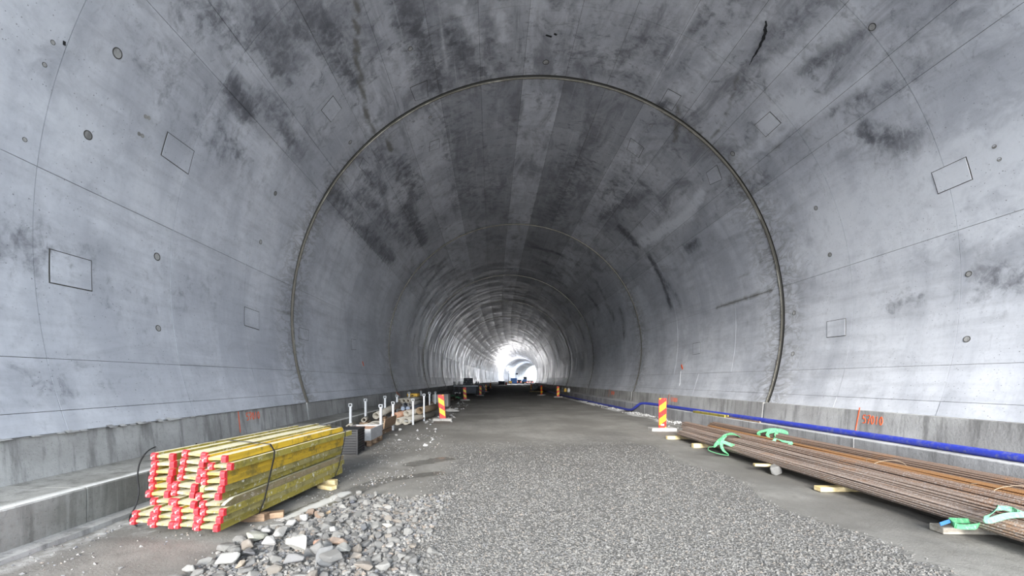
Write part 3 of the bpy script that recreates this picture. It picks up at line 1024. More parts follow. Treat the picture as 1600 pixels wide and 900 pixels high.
x, y = sample(500, -2.7, -1.6, 10, 32, lambda a, b: np.clip((fbm(a * 2, b * 1.2, 51) - .5) * 6, 0, 1))
sz = nrg.uniform(.02, .07, len(x))
g_ = scatter('pale_crumbs', x, y, floor_z(x, y) + sz * .3, sz, octs, M['chips'], np.full((len(x), 3), .40) * nrg.uniform(.7, 1.1, (len(x), 1)))
props(g_, 'pale crumbs of mortar on the ground before the pipe racks', 'debris', None, 'stuff')

# ------------------------------------------------------------------ broken rocks of the heap
def rock_mesh(seed):
    q = random.Random(seed)
    bm = bmesh.new()
    for _ in range(13):
        v = Vector((q.gauss(0, 1), q.gauss(0, 1), q.gauss(0, 1))).normalized()
        v = Vector((v.x * 1.0, v.y * q.uniform(.6, .85), v.z * .55)) * q.uniform(.85, 1.1)
        bm.verts.new(v)
    r = bmesh.ops.convex_hull(bm, input=bm.verts[:])
    loose = [v for v in bm.verts if not v.link_faces]
    bmesh.ops.delete(bm, geom=loose, context='VERTS')
    bmesh.ops.bevel(bm, geom=bm.edges[:], offset=.06, segments=1, affect='EDGES')
    bmesh.ops.triangulate(bm, faces=bm.faces[:])
    me = bpy.data.meshes.new('rock')
    bm.to_mesh(me)
    bm.free()
    me.materials.append(M['rock'])
    return me


ROCKS = [rock_mesh(100 + i) for i in range(22)]
placed = []


def put_rock(x, y, r, col, label, group=None, name='rock', tilt=.35, zoff=.25, mesh=None):
    z = float(floor_z(x, y)) + r * zoff
    for (a, b, q, zt) in placed:
        d = math.hypot(a - x, b - y)
        if d < (q + r) * .62:
            z = max(z, zt + r * .12 - .3 * r * d / (q + r))
    o = link(name, mesh or rng.choice(ROCKS), None, (x, y, z), (rng.uniform(-tilt, tilt), rng.uniform(-tilt, tilt), rng.uniform(0, 6.28)), (r * rng.uniform(.9, 1.15), r * rng.uniform(.85, 1.1), r * rng.uniform(.8, 1.2)), col)
    placed.append((x, y, r, z + r * .25))
    return props(o, label, 'rock', group)


SPECIAL = [  # photo point, radius, colour, label
    (354, 879, .115, (0.339, 0.334, 0.316), 'pale flat rock lying alone at the outer end of the stone heap'),
    (418, 853, .115, (0.316, 0.309, 0.303), 'light grey rounded rock on the edge of the heap next to the white slab'),
    (398, 843, .11, (0.296, 0.296, 0.248), 'grey tilted rock with a pale top at the rim of the stone heap'),
    (417, 833, .11, (0.334, 0.328, 0.321), 'pale slab of rock on the heap edge nearest the red capped beam ends'),
    (440, 837, .11, (0.291, 0.285, 0.273), 'flat pale grey slab in the second row of the stone heap'),
    (466, 864, .135, (0.364, 0.358, 0.334), 'largest whitish angular rock in the middle of the stone heap'),
    (473, 813, .09, (0.328, 0.321, 0.316), 'white angular rock on the heap close to the white puddle streak'),
    (454, 822, .08, (0.303, 0.303, 0.298), 'light rock wedged between two pale slabs on the heap edge'),
    (535, 872, .10, (0.303, 0.298, 0.279), 'cream coloured broad rock low in the stone heap'),
    (606, 829, .065, (0.389, 0.376, 0.334), 'small cream white stone standing alone on the grey stones'),
    (521, 835, .055, (0.339, 0.334, 0.321), 'small white flat stone in the upper part of the heap'),
    (500, 844, .05, (0.364, 0.358, 0.346), 'narrow white stone beside the brown stones of the heap'),
    (527, 851, .05, (0.376, 0.370, 0.352), 'small white chip of rock in the middle of the heap'),
    (453, 850, .05, (0.364, 0.352, 0.316), 'small whitish stone behind the largest white rock'),
    (495, 858, .065, (0.296, 0.163, 0.111), 'reddish orange stone right of the largest white rock'),
    (528, 859, .09, (0.279, 0.200, 0.150), 'rusty red broken rock in the lower middle of the heap'),
    (499, 806, .09, (0.184, 0.132, 0.100), 'brown angular rock at the top of the heap by the puddle'),
    (486, 806, .075, (0.136, 0.096, 0.072), 'dark brown rock leaning on the brown rock by the puddle'),
    (513, 801, .05, (0.255, 0.185, 0.111), 'small orange brown stone at the top of the heap'),
    (462, 890, .14, (0.136, 0.136, 0.140), 'big dark grey flat rock at the front edge of the heap'),
    (512, 884, .15, (0.116, 0.120, 0.124), 'broad dark slab of rock in the front of the heap'),
    (388, 870, .10, (0.136, 0.136, 0.144), 'dark blue grey rock on the outer flank of the heap'),
    (375, 882, .06, (0.295, 0.240, 0.180), 'small pinkish brown stone beside the pale lone rock'),
    (388, 857, .055, (0.312, 0.270, 0.200), 'small tan stone at the foot of the grey tilted rock'),
    (570, 835, .08, (0.056, 0.060, 0.068), 'blackish upright stone in the right part of the heap'),
    (552, 783, .065, (0.048, 0.052, 0.064), 'black stone at the far tip of the heap'),
    (573, 781, .06, (0.056, 0.060, 0.072), 'black blue stone on the mud past the heap tip'),
]
for px, py, r, col, lab in SPECIAL:
    p = atz(px, py, .06)
    put_rock(p.x, p.y, r, col, lab, zoff=.62)
TONES = {'dark grey': [(.10, .099, .097), (.115, .114, .113), (.09, .09, .092)], 'mid grey': [(.135, .134, .13), (.155, .153, .147), (.145, .142, .135)], 'pale grey': [(.19, .187, .178), (.215, .21, .20)], 'brownish grey': [(.16, .138, .115), (.19, .165, .14)]}
n_ = 0
tries = 0
while n_ < 272 and tries < 6000:
    tries += 1
    x, y = rng.uniform(-2.8, -.3), 3.25 + 3.1 * rng.random() ** 1.25
    if rng.random() > float(heap_mask(np.array([x]), np.array([y]))[0]): continue
    edge = min(1, max(.35, 1.15 - (x + 1.9) * .45 - (y - 4.6) * .25))
    r = rng.uniform(.045, .11) * edge
    if any(math.hypot(a - x, b - y) < (q + r) * .55 for a, b, q, _ in placed): continue
    tone = rng.choices(list(TONES), [3, 4, 2, 1.3])[0]
    zone = 'at the front edge of the heap' if y < 3.95 else 'on the side towards the beams' if x < -1.9 else 'on the side merging into the gravel' if x > -1.15 else 'at the far tip of the heap' if y > 5.1 else 'in the middle of the heap'
    size = 'small' if r < .06 else 'medium sized' if r < .085 else 'large'
    lab = '%s %s broken rock %s' % (size, tone, zone)
    put_rock(x, y, r, rng.choice(TONES[tone]), lab, lab.replace('broken rock', 'broken rocks'))
    n_ += 1

# ------------------------------------------------------------------ stack of yellow formwork beams
HEAD = math.atan2(.29, 2.765)
BW, BH = .262, .0765


def beam_dir(u, v, z):
    """stack coordinates: u across (0 = right face, negative left), v along, z up"""
    c, sn = math.cos(HEAD), math.sin(HEAD)
    return Vector((-2.90 + u * c + v * sn, 4.37 - u * sn + v * c, z))


YEL, OLV, DIRT, BRN, PALE = (.60, .385, .03), (.33, .27, .05), (.31, .265, .10), (.27, .21, .12), (.40, .35, .16)
XL = {'A': [310, 322, 318, 288, 290, 273, 310, 347, 333, 320], 'B': [585, 572, 556, 540, 512, 485, 508, 535, 525, 515],
      'C': [772, 812, 758, 758, 738, 710, 748, 750, 728, 708], 'D': [None] * 8 + [113, 85]}
CLR = {'A': [OLV, PALE, YEL, OLV, YEL, YEL, DIRT, OLV, OLV, PALE], 'B': [OLV, PALE, PALE, OLV, PALE, PALE, DIRT, YEL, DIRT, OLV],
       'C': [YEL, OLV, YEL, YEL, DIRT, OLV, BRN, OLV, DIRT, OLV], 'D': [None] * 8 + [PALE, PALE]}
NAMES = {'A': 'column by the kerb', 'B': 'middle column', 'C': 'column facing the road', 'D': 'short extra column by the kerb'}
ORD = ['topmost', 'second from the top', 'third from the top', 'fourth from the top', 'fifth from the top', 'fifth from the bottom', 'fourth from the bottom', 'third from the bottom', 'second from the bottom', 'lowest']
LEN = 2.75
HULL = []


def flange_mb(side, ln, broken=False):
    """one flange lying on its edge: along y, 45 mm wide, 80 mm high, cut corners at the ends"""
    x0, x1 = (-BW / 2, -BW / 2 + .046) if side < 0 else (BW / 2 - .046, BW / 2)
    c = .035
    mb = MB()
    if broken:
        mb.prism([(.10, 0), (ln - c, 0), (ln, c), (ln, BH - .004), (.16, BH), (.05, BH * .6), (.02, BH * .35)], x0, x1, 'x')
    else:
        mb.prism([(0, .006), (.006, 0), (ln - .006, 0), (ln, .006), (ln, BH - .006), (ln - .006, BH), (c, BH), (0, BH - c * .6)], x0, x1, 'x')
    return mb


def cap_mb(side, end, ln):
    xc = (-BW / 2 + .023) * (1 if side < 0 else -1)
    x0, x1 = xc - .027, xc + .027
    y0, y1 = (-.010, .034) if end == 0 else (ln - .034, ln + .010)
    a, b = (y0, y1) if end == 0 else (y1, y0)
    mb = MB()
    t = -.001
    mb.prism([(a, .005), (a + (b - a) * .25, -t), (b, -t), (b, BH + t), (a + (b - a) * .45, BH + t), (a + (b - a) * .12, BH - .010), (a, BH - .026)], x0, x1, 'x')
    return mb


_cache = {}


def get(key, fn, mat):
    if key not in _cache:
        _cache[key] = fn().mesh(key, mat)
    return _cache[key]


def web_mb(ln):
    mb = MB()
    zc = BH / 2
    mb.box((-BW / 2 + .044, .012, zc - .014), (BW / 2 - .044, ln - .012, zc + .014))
    return mb


for cn in 'ABCD':
    for r in range(10):
        xl = XL[cn][r]
        if xl is None: continue
        u = (xl - 895) * .00139 + BW / 2 + .005
        layer = 9 - r
        z = .105 + layer * .0812 + (.03 if cn == 'B' and r < 6 else 0) * (1 - r / 10) * 1.2
        if cn == 'A' : z += .004
        tilt = R(5.5) if cn == 'B' and r < 7 else R(rng.uniform(-1, 1))
        v = -.05 * u + rng.uniform(-.015, .015) + (.05 if cn == 'D' else 0)
        ln = LEN + rng.choice([0, 0, 0, .06, -.05])
        if cn == 'C' and r == 1: ln += .12
        yaw = rng.uniform(-.006, .006)
        lab = 'yellow formwork beam with red caps, %s in the %s' % (ORD[r], NAMES[cn])
        if cn == 'D': lab = 'yellow formwork beam with red caps, %s of the pair beside the stack by the kerb' % ('upper' if r == 8 else 'lower')
        if cn == 'C' and r == 6: lab = 'brown grey formwork beam with a broken end in the column facing the road'
        if cn == 'C' and r == 2: lab = 'bright yellow formwork beam, third from the top in the column facing the road'
        if cn == 'C' and r == 3: lab = 'bright yellow formwork beam, fourth from the top in the column facing the road'
        b = thing('formwork_beam', lab, 'beam', beam_dir(u, v, z), -HEAD + yaw, 'yellow beams in the strapped stack')
        b.rotation_euler = (0, tilt, -HEAD + yaw)
        for du_ in (-BW / 2, BW / 2):
            for dz_ in (0, BH):
                HULL.append((u + du_ * math.cos(tilt) + dz_ * math.sin(tilt), z + dz_ * math.cos(tilt) - du_ * math.sin(tilt)))
        k_ = rng.uniform(.85, 1.1)
        col = tuple(c * k_ for c in CLR[cn][r])
        clean = 1.0 if CLR[cn][r] == YEL else rng.uniform(.0, .35)
        wcol = tuple((c * .55 + q_ * .45) * .85 for c, q_ in zip(col, (.40, .36, .25)))
        broken = cn == 'C' and r == 6
        for sd in (-1, 1):
            br_ = broken and sd > 0
            f = link('flange', get('flange%d%.2f%d' % (sd, ln, br_), lambda: flange_mb(sd, ln, br_), M['beam']), b, color=col)
            f.color = (*col, clean)
            for e in (0,):
                if br_ and e == 0 or (cn == 'C' and r == 4 and sd < 0 and e == 0): continue
                c_ = link('end_cap', get('cap%d%d%.2f' % (sd, e, ln), lambda: cap_mb(sd, e, ln), M['red']), f)
                if r > 6 and rng.random() < .6: c_['label'] = 'red cap splashed white'
        wb = link('web', get('web%.2f' % ln, lambda: web_mb(ln), M['beam']), b)
        wb.color = (*wcol, clean * .6)

# timbers under the stack
for nm, v, u0, u1, z1, lab in (('a', .66, -1.05, .10, .07, 'rough timber bearer under the near end of the yellow beam stack'), ('b', 2.35, -.95, .14, .07, 'pale timber bearer under the far end of the yellow beam stack')):
    mb = MB()
    mb.box((u0, -.05, -.03), (u1, .05, z1 + .026), .006)
    o = mb.build('timber_bearer', M['pine'] if nm == 'b' else M['brown_wood'], None, loc=beam_dir(0, v, 0), rot=(0, 0, -HEAD))
    props(o, lab, 'timber', 'bearers under the beam stack')
mb = MB()
mb.box((-.09, -.05, -.03), (.24, .06, .05), .006)
props(mb.build('timber_offcut', M['brown_wood'], None, loc=beam_dir(.0, .72, .02), rot=(0, 0, -HEAD + .5)), 'brown timber offcut wedged beside the near bearer of the beam stack', 'timber')
mb = MB()
mb.box((-.14, -.06, 0), (.16, .06, .06), .006)
props(mb.build('timber_offcut', M['pine'], None, loc=beam_dir(.08, 2.15, .0), rot=(0, 0, -HEAD - .35)), 'pale timber offcut sticking out below the far end of the beam stack', 'timber')
# black bands round the stack
for v, lab, du in ((.62, 'black strap round the near end of the yellow beam stack', 0), (2.52, 'black strap round the far end of the yellow beam stack', 0)):
    hs = sorted(set((round(a, 4), round(c, 4)) for a, c in HULL))
    def half(seq):
        h = []
        for q in seq:
            while len(h) > 1 and (h[-1][0] - h[-2][0]) * (q[1] - h[-2][1]) - (h[-1][1] - h[-2][1]) * (q[0] - h[-2][0]) <= 0: h.pop()
            h.append(q)
        return h
    lo_, hi_ = half(hs), half(hs[::-1])
    loop = lo_[:-1] + hi_[:-1]
    cu, cz = sum(q[0] for q in loop) / len(loop), sum(q[1] for q in loop) / len(loop)
    loop = [(cu + (q[0] - cu) * 1.012 + (.014 if q[0] > cu else -.014), cz + (q[1] - cz) * 1.01 + (.008 if q[1] > cz else -.008)) for q in loop]
    pts = []
    ring = loop + [loop[0]]
    dense = [(a[0] + (c[0] - a[0]) * t_ / 4, a[1] + (c[1] - a[1]) * t_ / 4) for a, c in zip(ring[:-1], ring[1:]) for t_ in range(4)] + [ring[0]]
    for (u, z) in dense:
        pts.append((beam_dir(u, v + .10 * (z - .1) + .05 * u, z), beam_dir(0, 1, 0) - beam_dir(0, 0, 0)))
    mb = MB().ribbon(pts, .026, .0022)
    props(mb.build('strap', M['black']), lab, 'strap', 'straps round the beam stack')
# loose black cable from the kerb down to the stack
cab = [atz(246, 697, ZK + .015), at(232, 704, 5.35), at(219, 722, 5.15), at(215, 745, 5.02), at(217, 768, 4.92), at(212, 790, 4.82), at(204, 805, 4.76), atz(203, 815, .02), atz(214, 822, .015)]
props(MB().tube(spline(cab, 6), .009, 7).build('cable', M['black']), 'thin black cable hanging in an arc from the kerb beside the beam stack', 'cable')

# ------------------------------------------------------------------ reinforcing steel on the right
def bar_bundle(name, label, u_near, z_near, u_far, z_far, y_far, rx, rz, dia, col, white, nmax, y_near=1.6):
    t = thing('rebar_bundle', label, 'steel bars', (u_far, y_far, 0), 0, 'bundles of reinforcing steel')
    cells = []
    step = dia * 1.02
    nx = int(rx / step) + 1
    nz = int(rz / (step * .866)) + 1
    for j in range(-nz, nz + 1):
        for i in range(-nx, nx + 1):
            x = (i + .5 * (j & 1)) * step
            z = j * step * .866
            e = (x / rx) ** 2 + (z / rz) ** 2
            if e <= 1.0:
                cells.append((e, x, z))
    keep = [c for c in cells if (c[2] > -rz * .55 and c[0] > .42) or (c[0] > .62)]
    rng.shuffle(keep)
    keep = sorted(keep, key=lambda c: -c[2])[:nmax]
    for (e, x, z) in keep:
        yf = rng.uniform(-.22, .12)
        mb = MB()
        pts = []
        n = 7
        wob = [rng.gauss(0, .006) for _ in range(n + 1)]
        wob2 = [rng.gauss(0, .004) for _ in range(n + 1)]
        sw = rng.gauss(0, .05) * .4
        for k in range(n + 1):
            q = k / n
            yy_ = (y_near - y_far) * (1 - q) + yf * q
            uu = (u_near - u_far) * (1 - q) + x * (1.22 - .52 * q) + wob[k] + sw * (1 - q) * .5
            sag = -.02 * math.sin(q * math.pi * 3) ** 2
            zz = z_near * (1 - q) + z_far * q + z * (1.0 if z < 0 else 1.05) + wob2[k] + sag * .3
            pts.append((uu, yy_, zz))
        mb.tube(pts, dia / 2, 6)
        o = mb.build('rebar', M['rebar'], t)
        k_ = rng.uniform(.7, 1.2)
        o.color = (*tuple(c * k_ for c in col), white)
    return t


DB, LB, OB = (.215, .15, .115), (.26, .20, .165), (.29, .145, .055)
bar_bundle('r', 'outermost bundle of grey brown reinforcing bars, low on the timbers facing the road', 5.27, .20, 5.38, .20, 11.7, .16, .085, .026, LB, .8, 34)
bar_bundle('r', 'second bundle of dusty reinforcing bars, behind the outermost one', 5.58, .24, 5.62, .26, 12.1, .17, .105, .026, LB, .8, 44)
bar_bundle('r', 'tall middle bundle of brown reinforcing bars carrying the tied green sling', 5.93, .26, 5.88, .345, 12.5, .16, .11, .026, DB, .7, 44)
bar_bundle('r', 'orange rusty bundle of reinforcing bars between the middle and the kerb bundle', 6.42, .235, 6.47, .235, 12.3, .26, .12, .026, OB, .15, 60)
bar_bundle('r', 'dark bundle of reinforcing bars lying closest to the kerb', 7.0, .26, 7.0, .26, 13.0, .22, .13, .026, DB, .2, 52)
# tie wires round the orange bundle
for px, py, zt in ((1366, 724, .36), (1531, 765, .36)):
    p = atz(px, py, zt)
    cu = 6.47
    pts = [(cu + .31 * math.cos(q), p.y + .02 * math.sin(3 * q), .25 + .165 * math.sin(q)) for q in np.linspace(0, 2 * math.pi, 22)]
    mb = MB().tube(pts, .004, 5)
    mb.tube([(p.x - .12, p.y, .385), (p.x - .16, p.y - .03, .44), (p.x - .13, p.y - .08, .455)], .004, 5)
    props(mb.build('tie_wire', M['wire']), 'thin wire tie round the orange rusty bars, %s' % ('the one further along the bundle' if px < 1400 else 'the one closer to the large green sling'), 'wire', 'wire ties on the orange bars')
# timbers under the bars
SK = [((1080, 684), (1043, 684), 5.15, 7.3, 12.0, 0, 'yellowish timber bearer under the far ends of the steel bars'), ((0, 0), (0, 0), 4.98, 7.3, 10.6, 0, 'short thick pale timber bearer poking out below the tied green sling')]


def bearer(lab, x0, y0, x1, y1, wid, hgt, z0=0.0, mat='pine', slope=0.0):
    L = math.hypot(x1 - x0, y1 - y0)
    mb = MB()
    mb.box((0, -wid / 2, 0), (L, wid / 2, hgt), .006)
    o = mb.build('timber_bearer', M[mat], None, loc=(x0, y0, z0), rot=(0, -slope, math.atan2(y1 - y0, x1 - x0)))
    return props(o, lab, 'timber', 'bearers under the steel bars')


p = atz(1043, 687, 0); bearer('yellowish timber bearer under the far ends of the steel bars', p.x, p.y + .05, 7.25, p.y + .25, .10, .10)
p = atz(1083, 700, 0); bearer('short thick pale timber bearer poking out below the tied green sling', p.x, p.y + .03, 7.25, p.y + .1, .11, .11)
p = at(1178, 725.5, 7.75); bearer('white slanting timber bearer resting on the grey stone', p.x, p.y, p.x + 2.4, p.y - .35, .09, .045, p.z - .03, slope=-.012)
p = atz(1277, 764, .03); bearer('thin pale board sticking out from under the outermost bar bundle', p.x, p.y, p.x + 2.0, p.y + .02, .14, .07)
p = atz(1472, 834, .0); bearer('broad dirty board under the bars next to the large green sling', p.x, p.y + .06, p.x + 2.2, p.y - .04, .16, .075, .0, 'grey_wood')
p = atz(1213, 741, .0)
o = link('support_stone', rock_mesh(907), None, (p.x + .02, p.y + .02, .085), (.2, -.15, .6), (.17, .15, .20), (.14, .138, .134))
props(o, 'grey angular stone propping up the white slanting timber', 'rock')
p = atz(1195, 737, 0)

# green lifting slings
def sling(label, pts, wid, mat, tagp=None, lift=.955):
    t = thing('lifting_sling', label, 'sling', (0, 0, 0), 0, 'green lifting slings on the steel bars')
    cl = Vector((0, 0, CAMH))
    pts = [(cl + (Vector(q) - cl) * lift, wd) for q, wd in pts]
    o0 = Vector(pts[0][0])
    t.location = o0
    P = spline([tuple(Vector(p) - o0) for p, _ in pts], 6)
    Wd = spline([tuple(wd) for _, wd in pts], 6)
    MB().ribbon(list(zip(P, Wd)), wid, .0025).build('webbing', M[mat], t)
    if tagp:
        a, b = (cl + (Vector(q) - cl) * lift - o0 for q in tagp)
        MB().ribbon([(a, (0, .3, 1)), ((a + b) / 2, (0, .4, .9)), (b, (0, .3, 1))], .035, .003).build('label_tag', M['tag'], t)
    return t


V = Vector
# large one near the frame edge
Y0 = 4.55
sp = [(at(1640, 800, 4.75), (0, .3, 1)), (at(1600, 804, 4.75), (0, .4, .9)), (at(1573, 806, 4.72), (.1, .5, .8)), (at(1548, 813, 4.68), (.1, .4, .9)), (at(1538, 812, 4.62), (.3, .2, .9)), (at(1546, 806, 4.68), (.8, .2, .5)),
      (at(1556, 795, 4.85), (.8, .3, .3)), (at(1562, 793.5, 4.95), (.6, .6, .4)), (at(1580, 796, 4.9), (0, .6, .8)), (at(1600, 804, 4.8), (0, .6, .8)), (at(1640, 812, 4.75), (0, .6, .8))]
sling('large mint green lifting sling looped over the bars near the broad dirty board', sp, .055, 'sling2', lift=.87)
sp = [(at(1548, 808, 4.72), (.8, .2, .5)), (at(1536, 815, 4.62), (.8, .3, .4)), (at(1526, 822, 4.52), (.7, .3, .5)), (at(1512, 823.5, 4.48), (.1, .6, .6)), (at(1495, 822, 4.5), (.0, .6, .8)), (at(1487, 817, 4.56), (.2, .5, .8)), (at(1486, 813, 4.62), (.2, .7, .7)), (at(1498, 813.5, 4.62), (.0, .5, .9)), (at(1520, 814.5, 4.66), (.0, .4, .9))]
sling('green lifting sling end with a blue tag lying beside the broad dirty board', sp, .055, 'sling', (at(1484, 814, 4.56), at(1469, 819, 4.5)))
# tied sling on the road side of the heap (hangs over the bundle down to the ground)
yy_ = 9.9
sp = [(at(1157, 683, 10.1), (0, 1, .2)), (at(1149, 679, 10.0), (0, .9, .4)), (at(1141, 678, 9.9), (.2, .9, .3)), (at(1131, 681, 9.75), (.5, .8, .1)), (at(1123, 689, 9.6), (.8, .5, .1)), (at(1116, 697, 9.5), (.9, .4, 0)), (at(1108, 698.5, 9.5), (.4, .8, 0)),
      (at(1107, 703, 9.52), (.3, .9, .1)), (at(1120, 708, 9.55), (.1, 1, .1)), (at(1132, 710.5, 9.55), (.1, 1, .1)), (at(1138, 709.5, 9.5), (.3, .9, .1)), (at(1130, 703, 9.5), (.9, .3, 0)), (at(1127, 694, 9.55), (1, .2, 0)), (at(1130, 684, 9.7), (1, .3, 0)), (at(1136, 679, 9.85), (.5, .8, .2))]
sling('green sling tied over the middle bundle with its end hanging to the ground', sp, .075, 'sling')
sp = [(at(1122, 694, 9.6), (0, .3, .9)), (at(1130, 691, 9.55), (0, .3, .9)), (at(1139, 694, 9.5), (0, .3, .9)), (at(1147, 697, 9.42), (0, .3, .9))]
sling('short green sling strip lying flat on the bars below the tied sling', sp, .07, 'sling')
sp = [(at(1186, 681, 11.0), (0, 1, .2)), (at(1186, 676, 11.1), (.3, .8, .4)), (at(1195, 673, 11.15), (0, .8, .6)), (at(1206, 671, 11.1), (0, .7, .7)), (at(1215, 671.5, 11.1), (0, .7, .7)), (at(1224, 673, 11.1), (0, .7, .7)), (at(1230, 677, 11.0), (0, .7, .7)), (at(1215, 674, 10.95), (0, .7, .7)), (at(1200, 676.5, 10.9), (.4, .6, .6)),
      (at(1201, 683, 10.75), (.9, .3, 0)), (at(1208, 685, 10.7), (.5, .8, 0)), (at(1212, 680, 10.8), (.9, .4, 0)), (at(1214, 675, 10.95), (.8, .5, 0))]
sling('knotted bright green sling on the kerb side bundle below the blue pipe', sp, .075, 'sling', lift=.93)
sp = [(at(1206, 697, 10.0), (.8, .4, 0)), (at(1209, 691, 10.15), (.9, .3, 0)), (at(1214, 686, 10.3), (.5, .8, 0)), (at(1226, 690, 10.1), (0, .9, .3)), (at(1236, 692, 10.0), (0, .9, .3)), (at(1230, 697, 9.85), (.8, .5, 0)), (at(1226, 701, 9.75), (.8, .5, 0)), (at(1240, 705, 9.6), (.2, .9, 0))]
sling('mint green sling strip across the orange bars behind the middle bundle', sp, .075, 'sling2', lift=.86)

# ------------------------------------------------------------------ blue pipe on the right kerb
pp = [(7.98, 1.5, ZK + .066)] + [(7.98 - .06 * math.sin(s * .5) * .3 - max(0, (s - 14)) * .012, s, ZK + .066) for s in np.arange(3, 20.5, 1.6)]
pp += [(7.80, 20.6, ZK + .066), (7.68, 21.3, ZK + .02), (7.60, 21.8, .28), (7.55, 22.4, .10), (7.53, 23.4, .07), (7.50, 25, .09), (7.52, 28, .06)]
pl = spline(pp, 5)
for s in np.arange(30, 62, 3.0):
    pl.append(tuple(world(s, 7.52 + .04 * math.sin(s), .065)))
t = thing('blue_pipe', 'long blue plastic pipe on the right kerb, bending down to the ground further on', 'pipe', (7.98, 1.5, 0))
MB().tube([V(q) - V((7.98, 1.5, 0)) for q in pl], .066, 14).build('pipe_body', M['blue'], t)
# yellow beam offcut on the kerb
t = thing('beam_offcut', 'short piece of yellow formwork beam lying on the kerb under the blue pipe', 'beam', (7.79, 14.9, ZK), .01)
for sd in (-1, 1):
    MB().box((sd * .055 - .02, -1.2, .0), (sd * .055 + .02, .9, .08), .003).build('flange', M['beam'], t, color=OLV)
MB().box((-.04, -1.1, .03), (.04, .8, .055)).build('web', M['beam'], t, color=PALE)
t = MB().box((-.02, -.9, 0), (.02, .9, .035), .003).build('steel_rod', M['brown_wood'], None, loc=(7.80, 12.9, ZK + .002), rot=(0, 0, .01))
props(t, 'thin rusty red bar on the kerb in front of the yellow beam piece', 'bar')

# ------------------------------------------------------------------ marker boards along the roadway
def marker_board(px, py, hpx, label, right, lean=0.0, slot=True, yaw=0.0):
    p = atz(px, py, .1)
    th_, = align([p.y])[2:][0:1]
    h = 1.0
    t = thing('marker_board', label, 'barrier', (p.x, p.y, 0), yaw, 'red and yellow marker boards along the road')
    b = MB()
    b.box((-.125, -.012, 0), (.125, .012, h), .004)
    bo = b.build('board', M['stripe_r' if right else 'stripe_l'], t, loc=(0, 0, .10), rot=(0, lean, 0))
    if slot:
        MB().box((-.05, -.016, .43), (.05, .0, .465), .003).build('handle_slot', M['dark'], bo)
    if right and hpx > 40:
        MB().box((-.055, -.016, .075), (.055, 0, .125), .003).build('sticker', M['white'], bo)
    q = MB()
    q.box((-.42, -.20, -.02), (.42, .22, .11), .025) if right else q.box((-.40, -.20, -.02), (.40, .2, .12), .03)
    q.build('foot', M['block'], t)
    return t


marker_board(1035, 668.5, 48, 'red and yellow marker board on a pale slab, before the ends of the steel bars', True, .01)
marker_board(692, 654, 33, 'tilted red and yellow marker board in front of the grey concrete block', False, -.09, yaw=-.05)
marker_board(727, 624, 18, 'red and yellow marker board in front of the dark steel frame', False, -.07)
marker_board(750.5, 617, 14, 'red and yellow marker board just past the dark steel frame', False, .02)
marker_board(759.5, 611.5, 9, 'small red and yellow marker board, second past the dark steel frame', False, slot=False)
marker_board(766.3, 606.5, 7, 'tiny red and yellow marker board, third past the dark steel frame', False, slot=False)
marker_board(872, 619.5, 14, 'red and yellow marker board beside the canisters on the right kerb', True, slot=False)
marker_board(846, 616.5, 12, 'mostly yellow marker board turned sideways before the far rubble', True, slot=False, yaw=.6)
marker_board(830, 609.5, 8, 'farthest red and yellow marker board by the timber at the far rubble', True, slot=False)

# ------------------------------------------------------------------ crate, box, racks and pipes along the left kerb
t = thing('plastic_crate', 'tall black slatted plastic crate between the beam stack and the grey box', 'crate', (-3.32, 9.75, 0), .06)
mb = MB()
for (x0, x1, y0, y1) in ((-.22, -.19, -.3, .3), (.19, .22, -.3, .3), (-.22, .22, -.3, -.27), (-.22, .22, .27, .3)):
    pass
for sx in (-.22, .22):
    for sy in (-.3, .3):
        MB().box((sx - .022, sy - .022, 0), (sx + .022, sy + .022, .56), .004).build('corner_post', M['crate'], t)
for j in range(9):
    z = .03 + j * .058
    for (x0, x1, y0, y1) in ((-.2, .2, -.315, -.30), (-.2, .2, .30, .315), (.22, .235, -.28, .28), (-.235, -.22, -.28, .28)):
        MB().box((x0, y0, z), (x1, y1, z + .04)).build('slat', M['crate'], t)
MB().box((-.25, -.33, .545), (.25, .33, .58), .008).build('rim', M['crate'], t)
MB().box((-.2, -.28, .01), (.2, .28, .03)).build('base', M['crate'], t)
MB().box((-.19, -.27, .03), (.19, .27, .5)).build('lining', M['dark'], t)


def pallet(label, loc, rz, wx, ly, mat='brown_wood', h=.144):
    t = thing('pallet', label, 'pallet', loc, rz)
    for i in range(5):
        y0 = -ly / 2 + i * (ly - .1) / 4
        MB().box((-wx / 2, y0, h - .022), (wx / 2, y0 + .1, h), .002).build('deck_board', M[mat], t)
    for sx in (-1, 0, 1):
        x = sx * (wx / 2 - .06)
        for sy in (-1, 0, 1):
            MB().box((x - .055, sy * (ly / 2 - .07) - .06, .02), (x + .055, sy * (ly / 2 - .07) + .06, h - .022), .003).build('block', M[mat], t)
        MB().box((x - .05, -ly / 2, 0), (x + .05, ly / 2, .022)).build('runner', M[mat], t)
    return t


pallet('brown wooden pallet under the grey open box', (-3.48, 11.15, .01), .0, .78, 1.15)
t = thing('open_box', 'grey open box with rust coloured content standing on the pallet', 'box', (-3.48, 11.15, .155), .0)
for lo, hi in (((-.38, -.55, 0), (.38, -.52, .30)), ((-.38, .52, 0), (.38, .55, .30)), ((-.38, -.52, 0), (-.35, .52, .30)), ((.35, -.52, 0), (.38, .52, .30))):
    MB().box(lo, hi, .004).build('side_panel', M['boxpanel'], t)
mb = MB()
mb.box((-.35, -.52, 0), (.35, .52, .255))
mb.build('content', M['orpipe'], t)


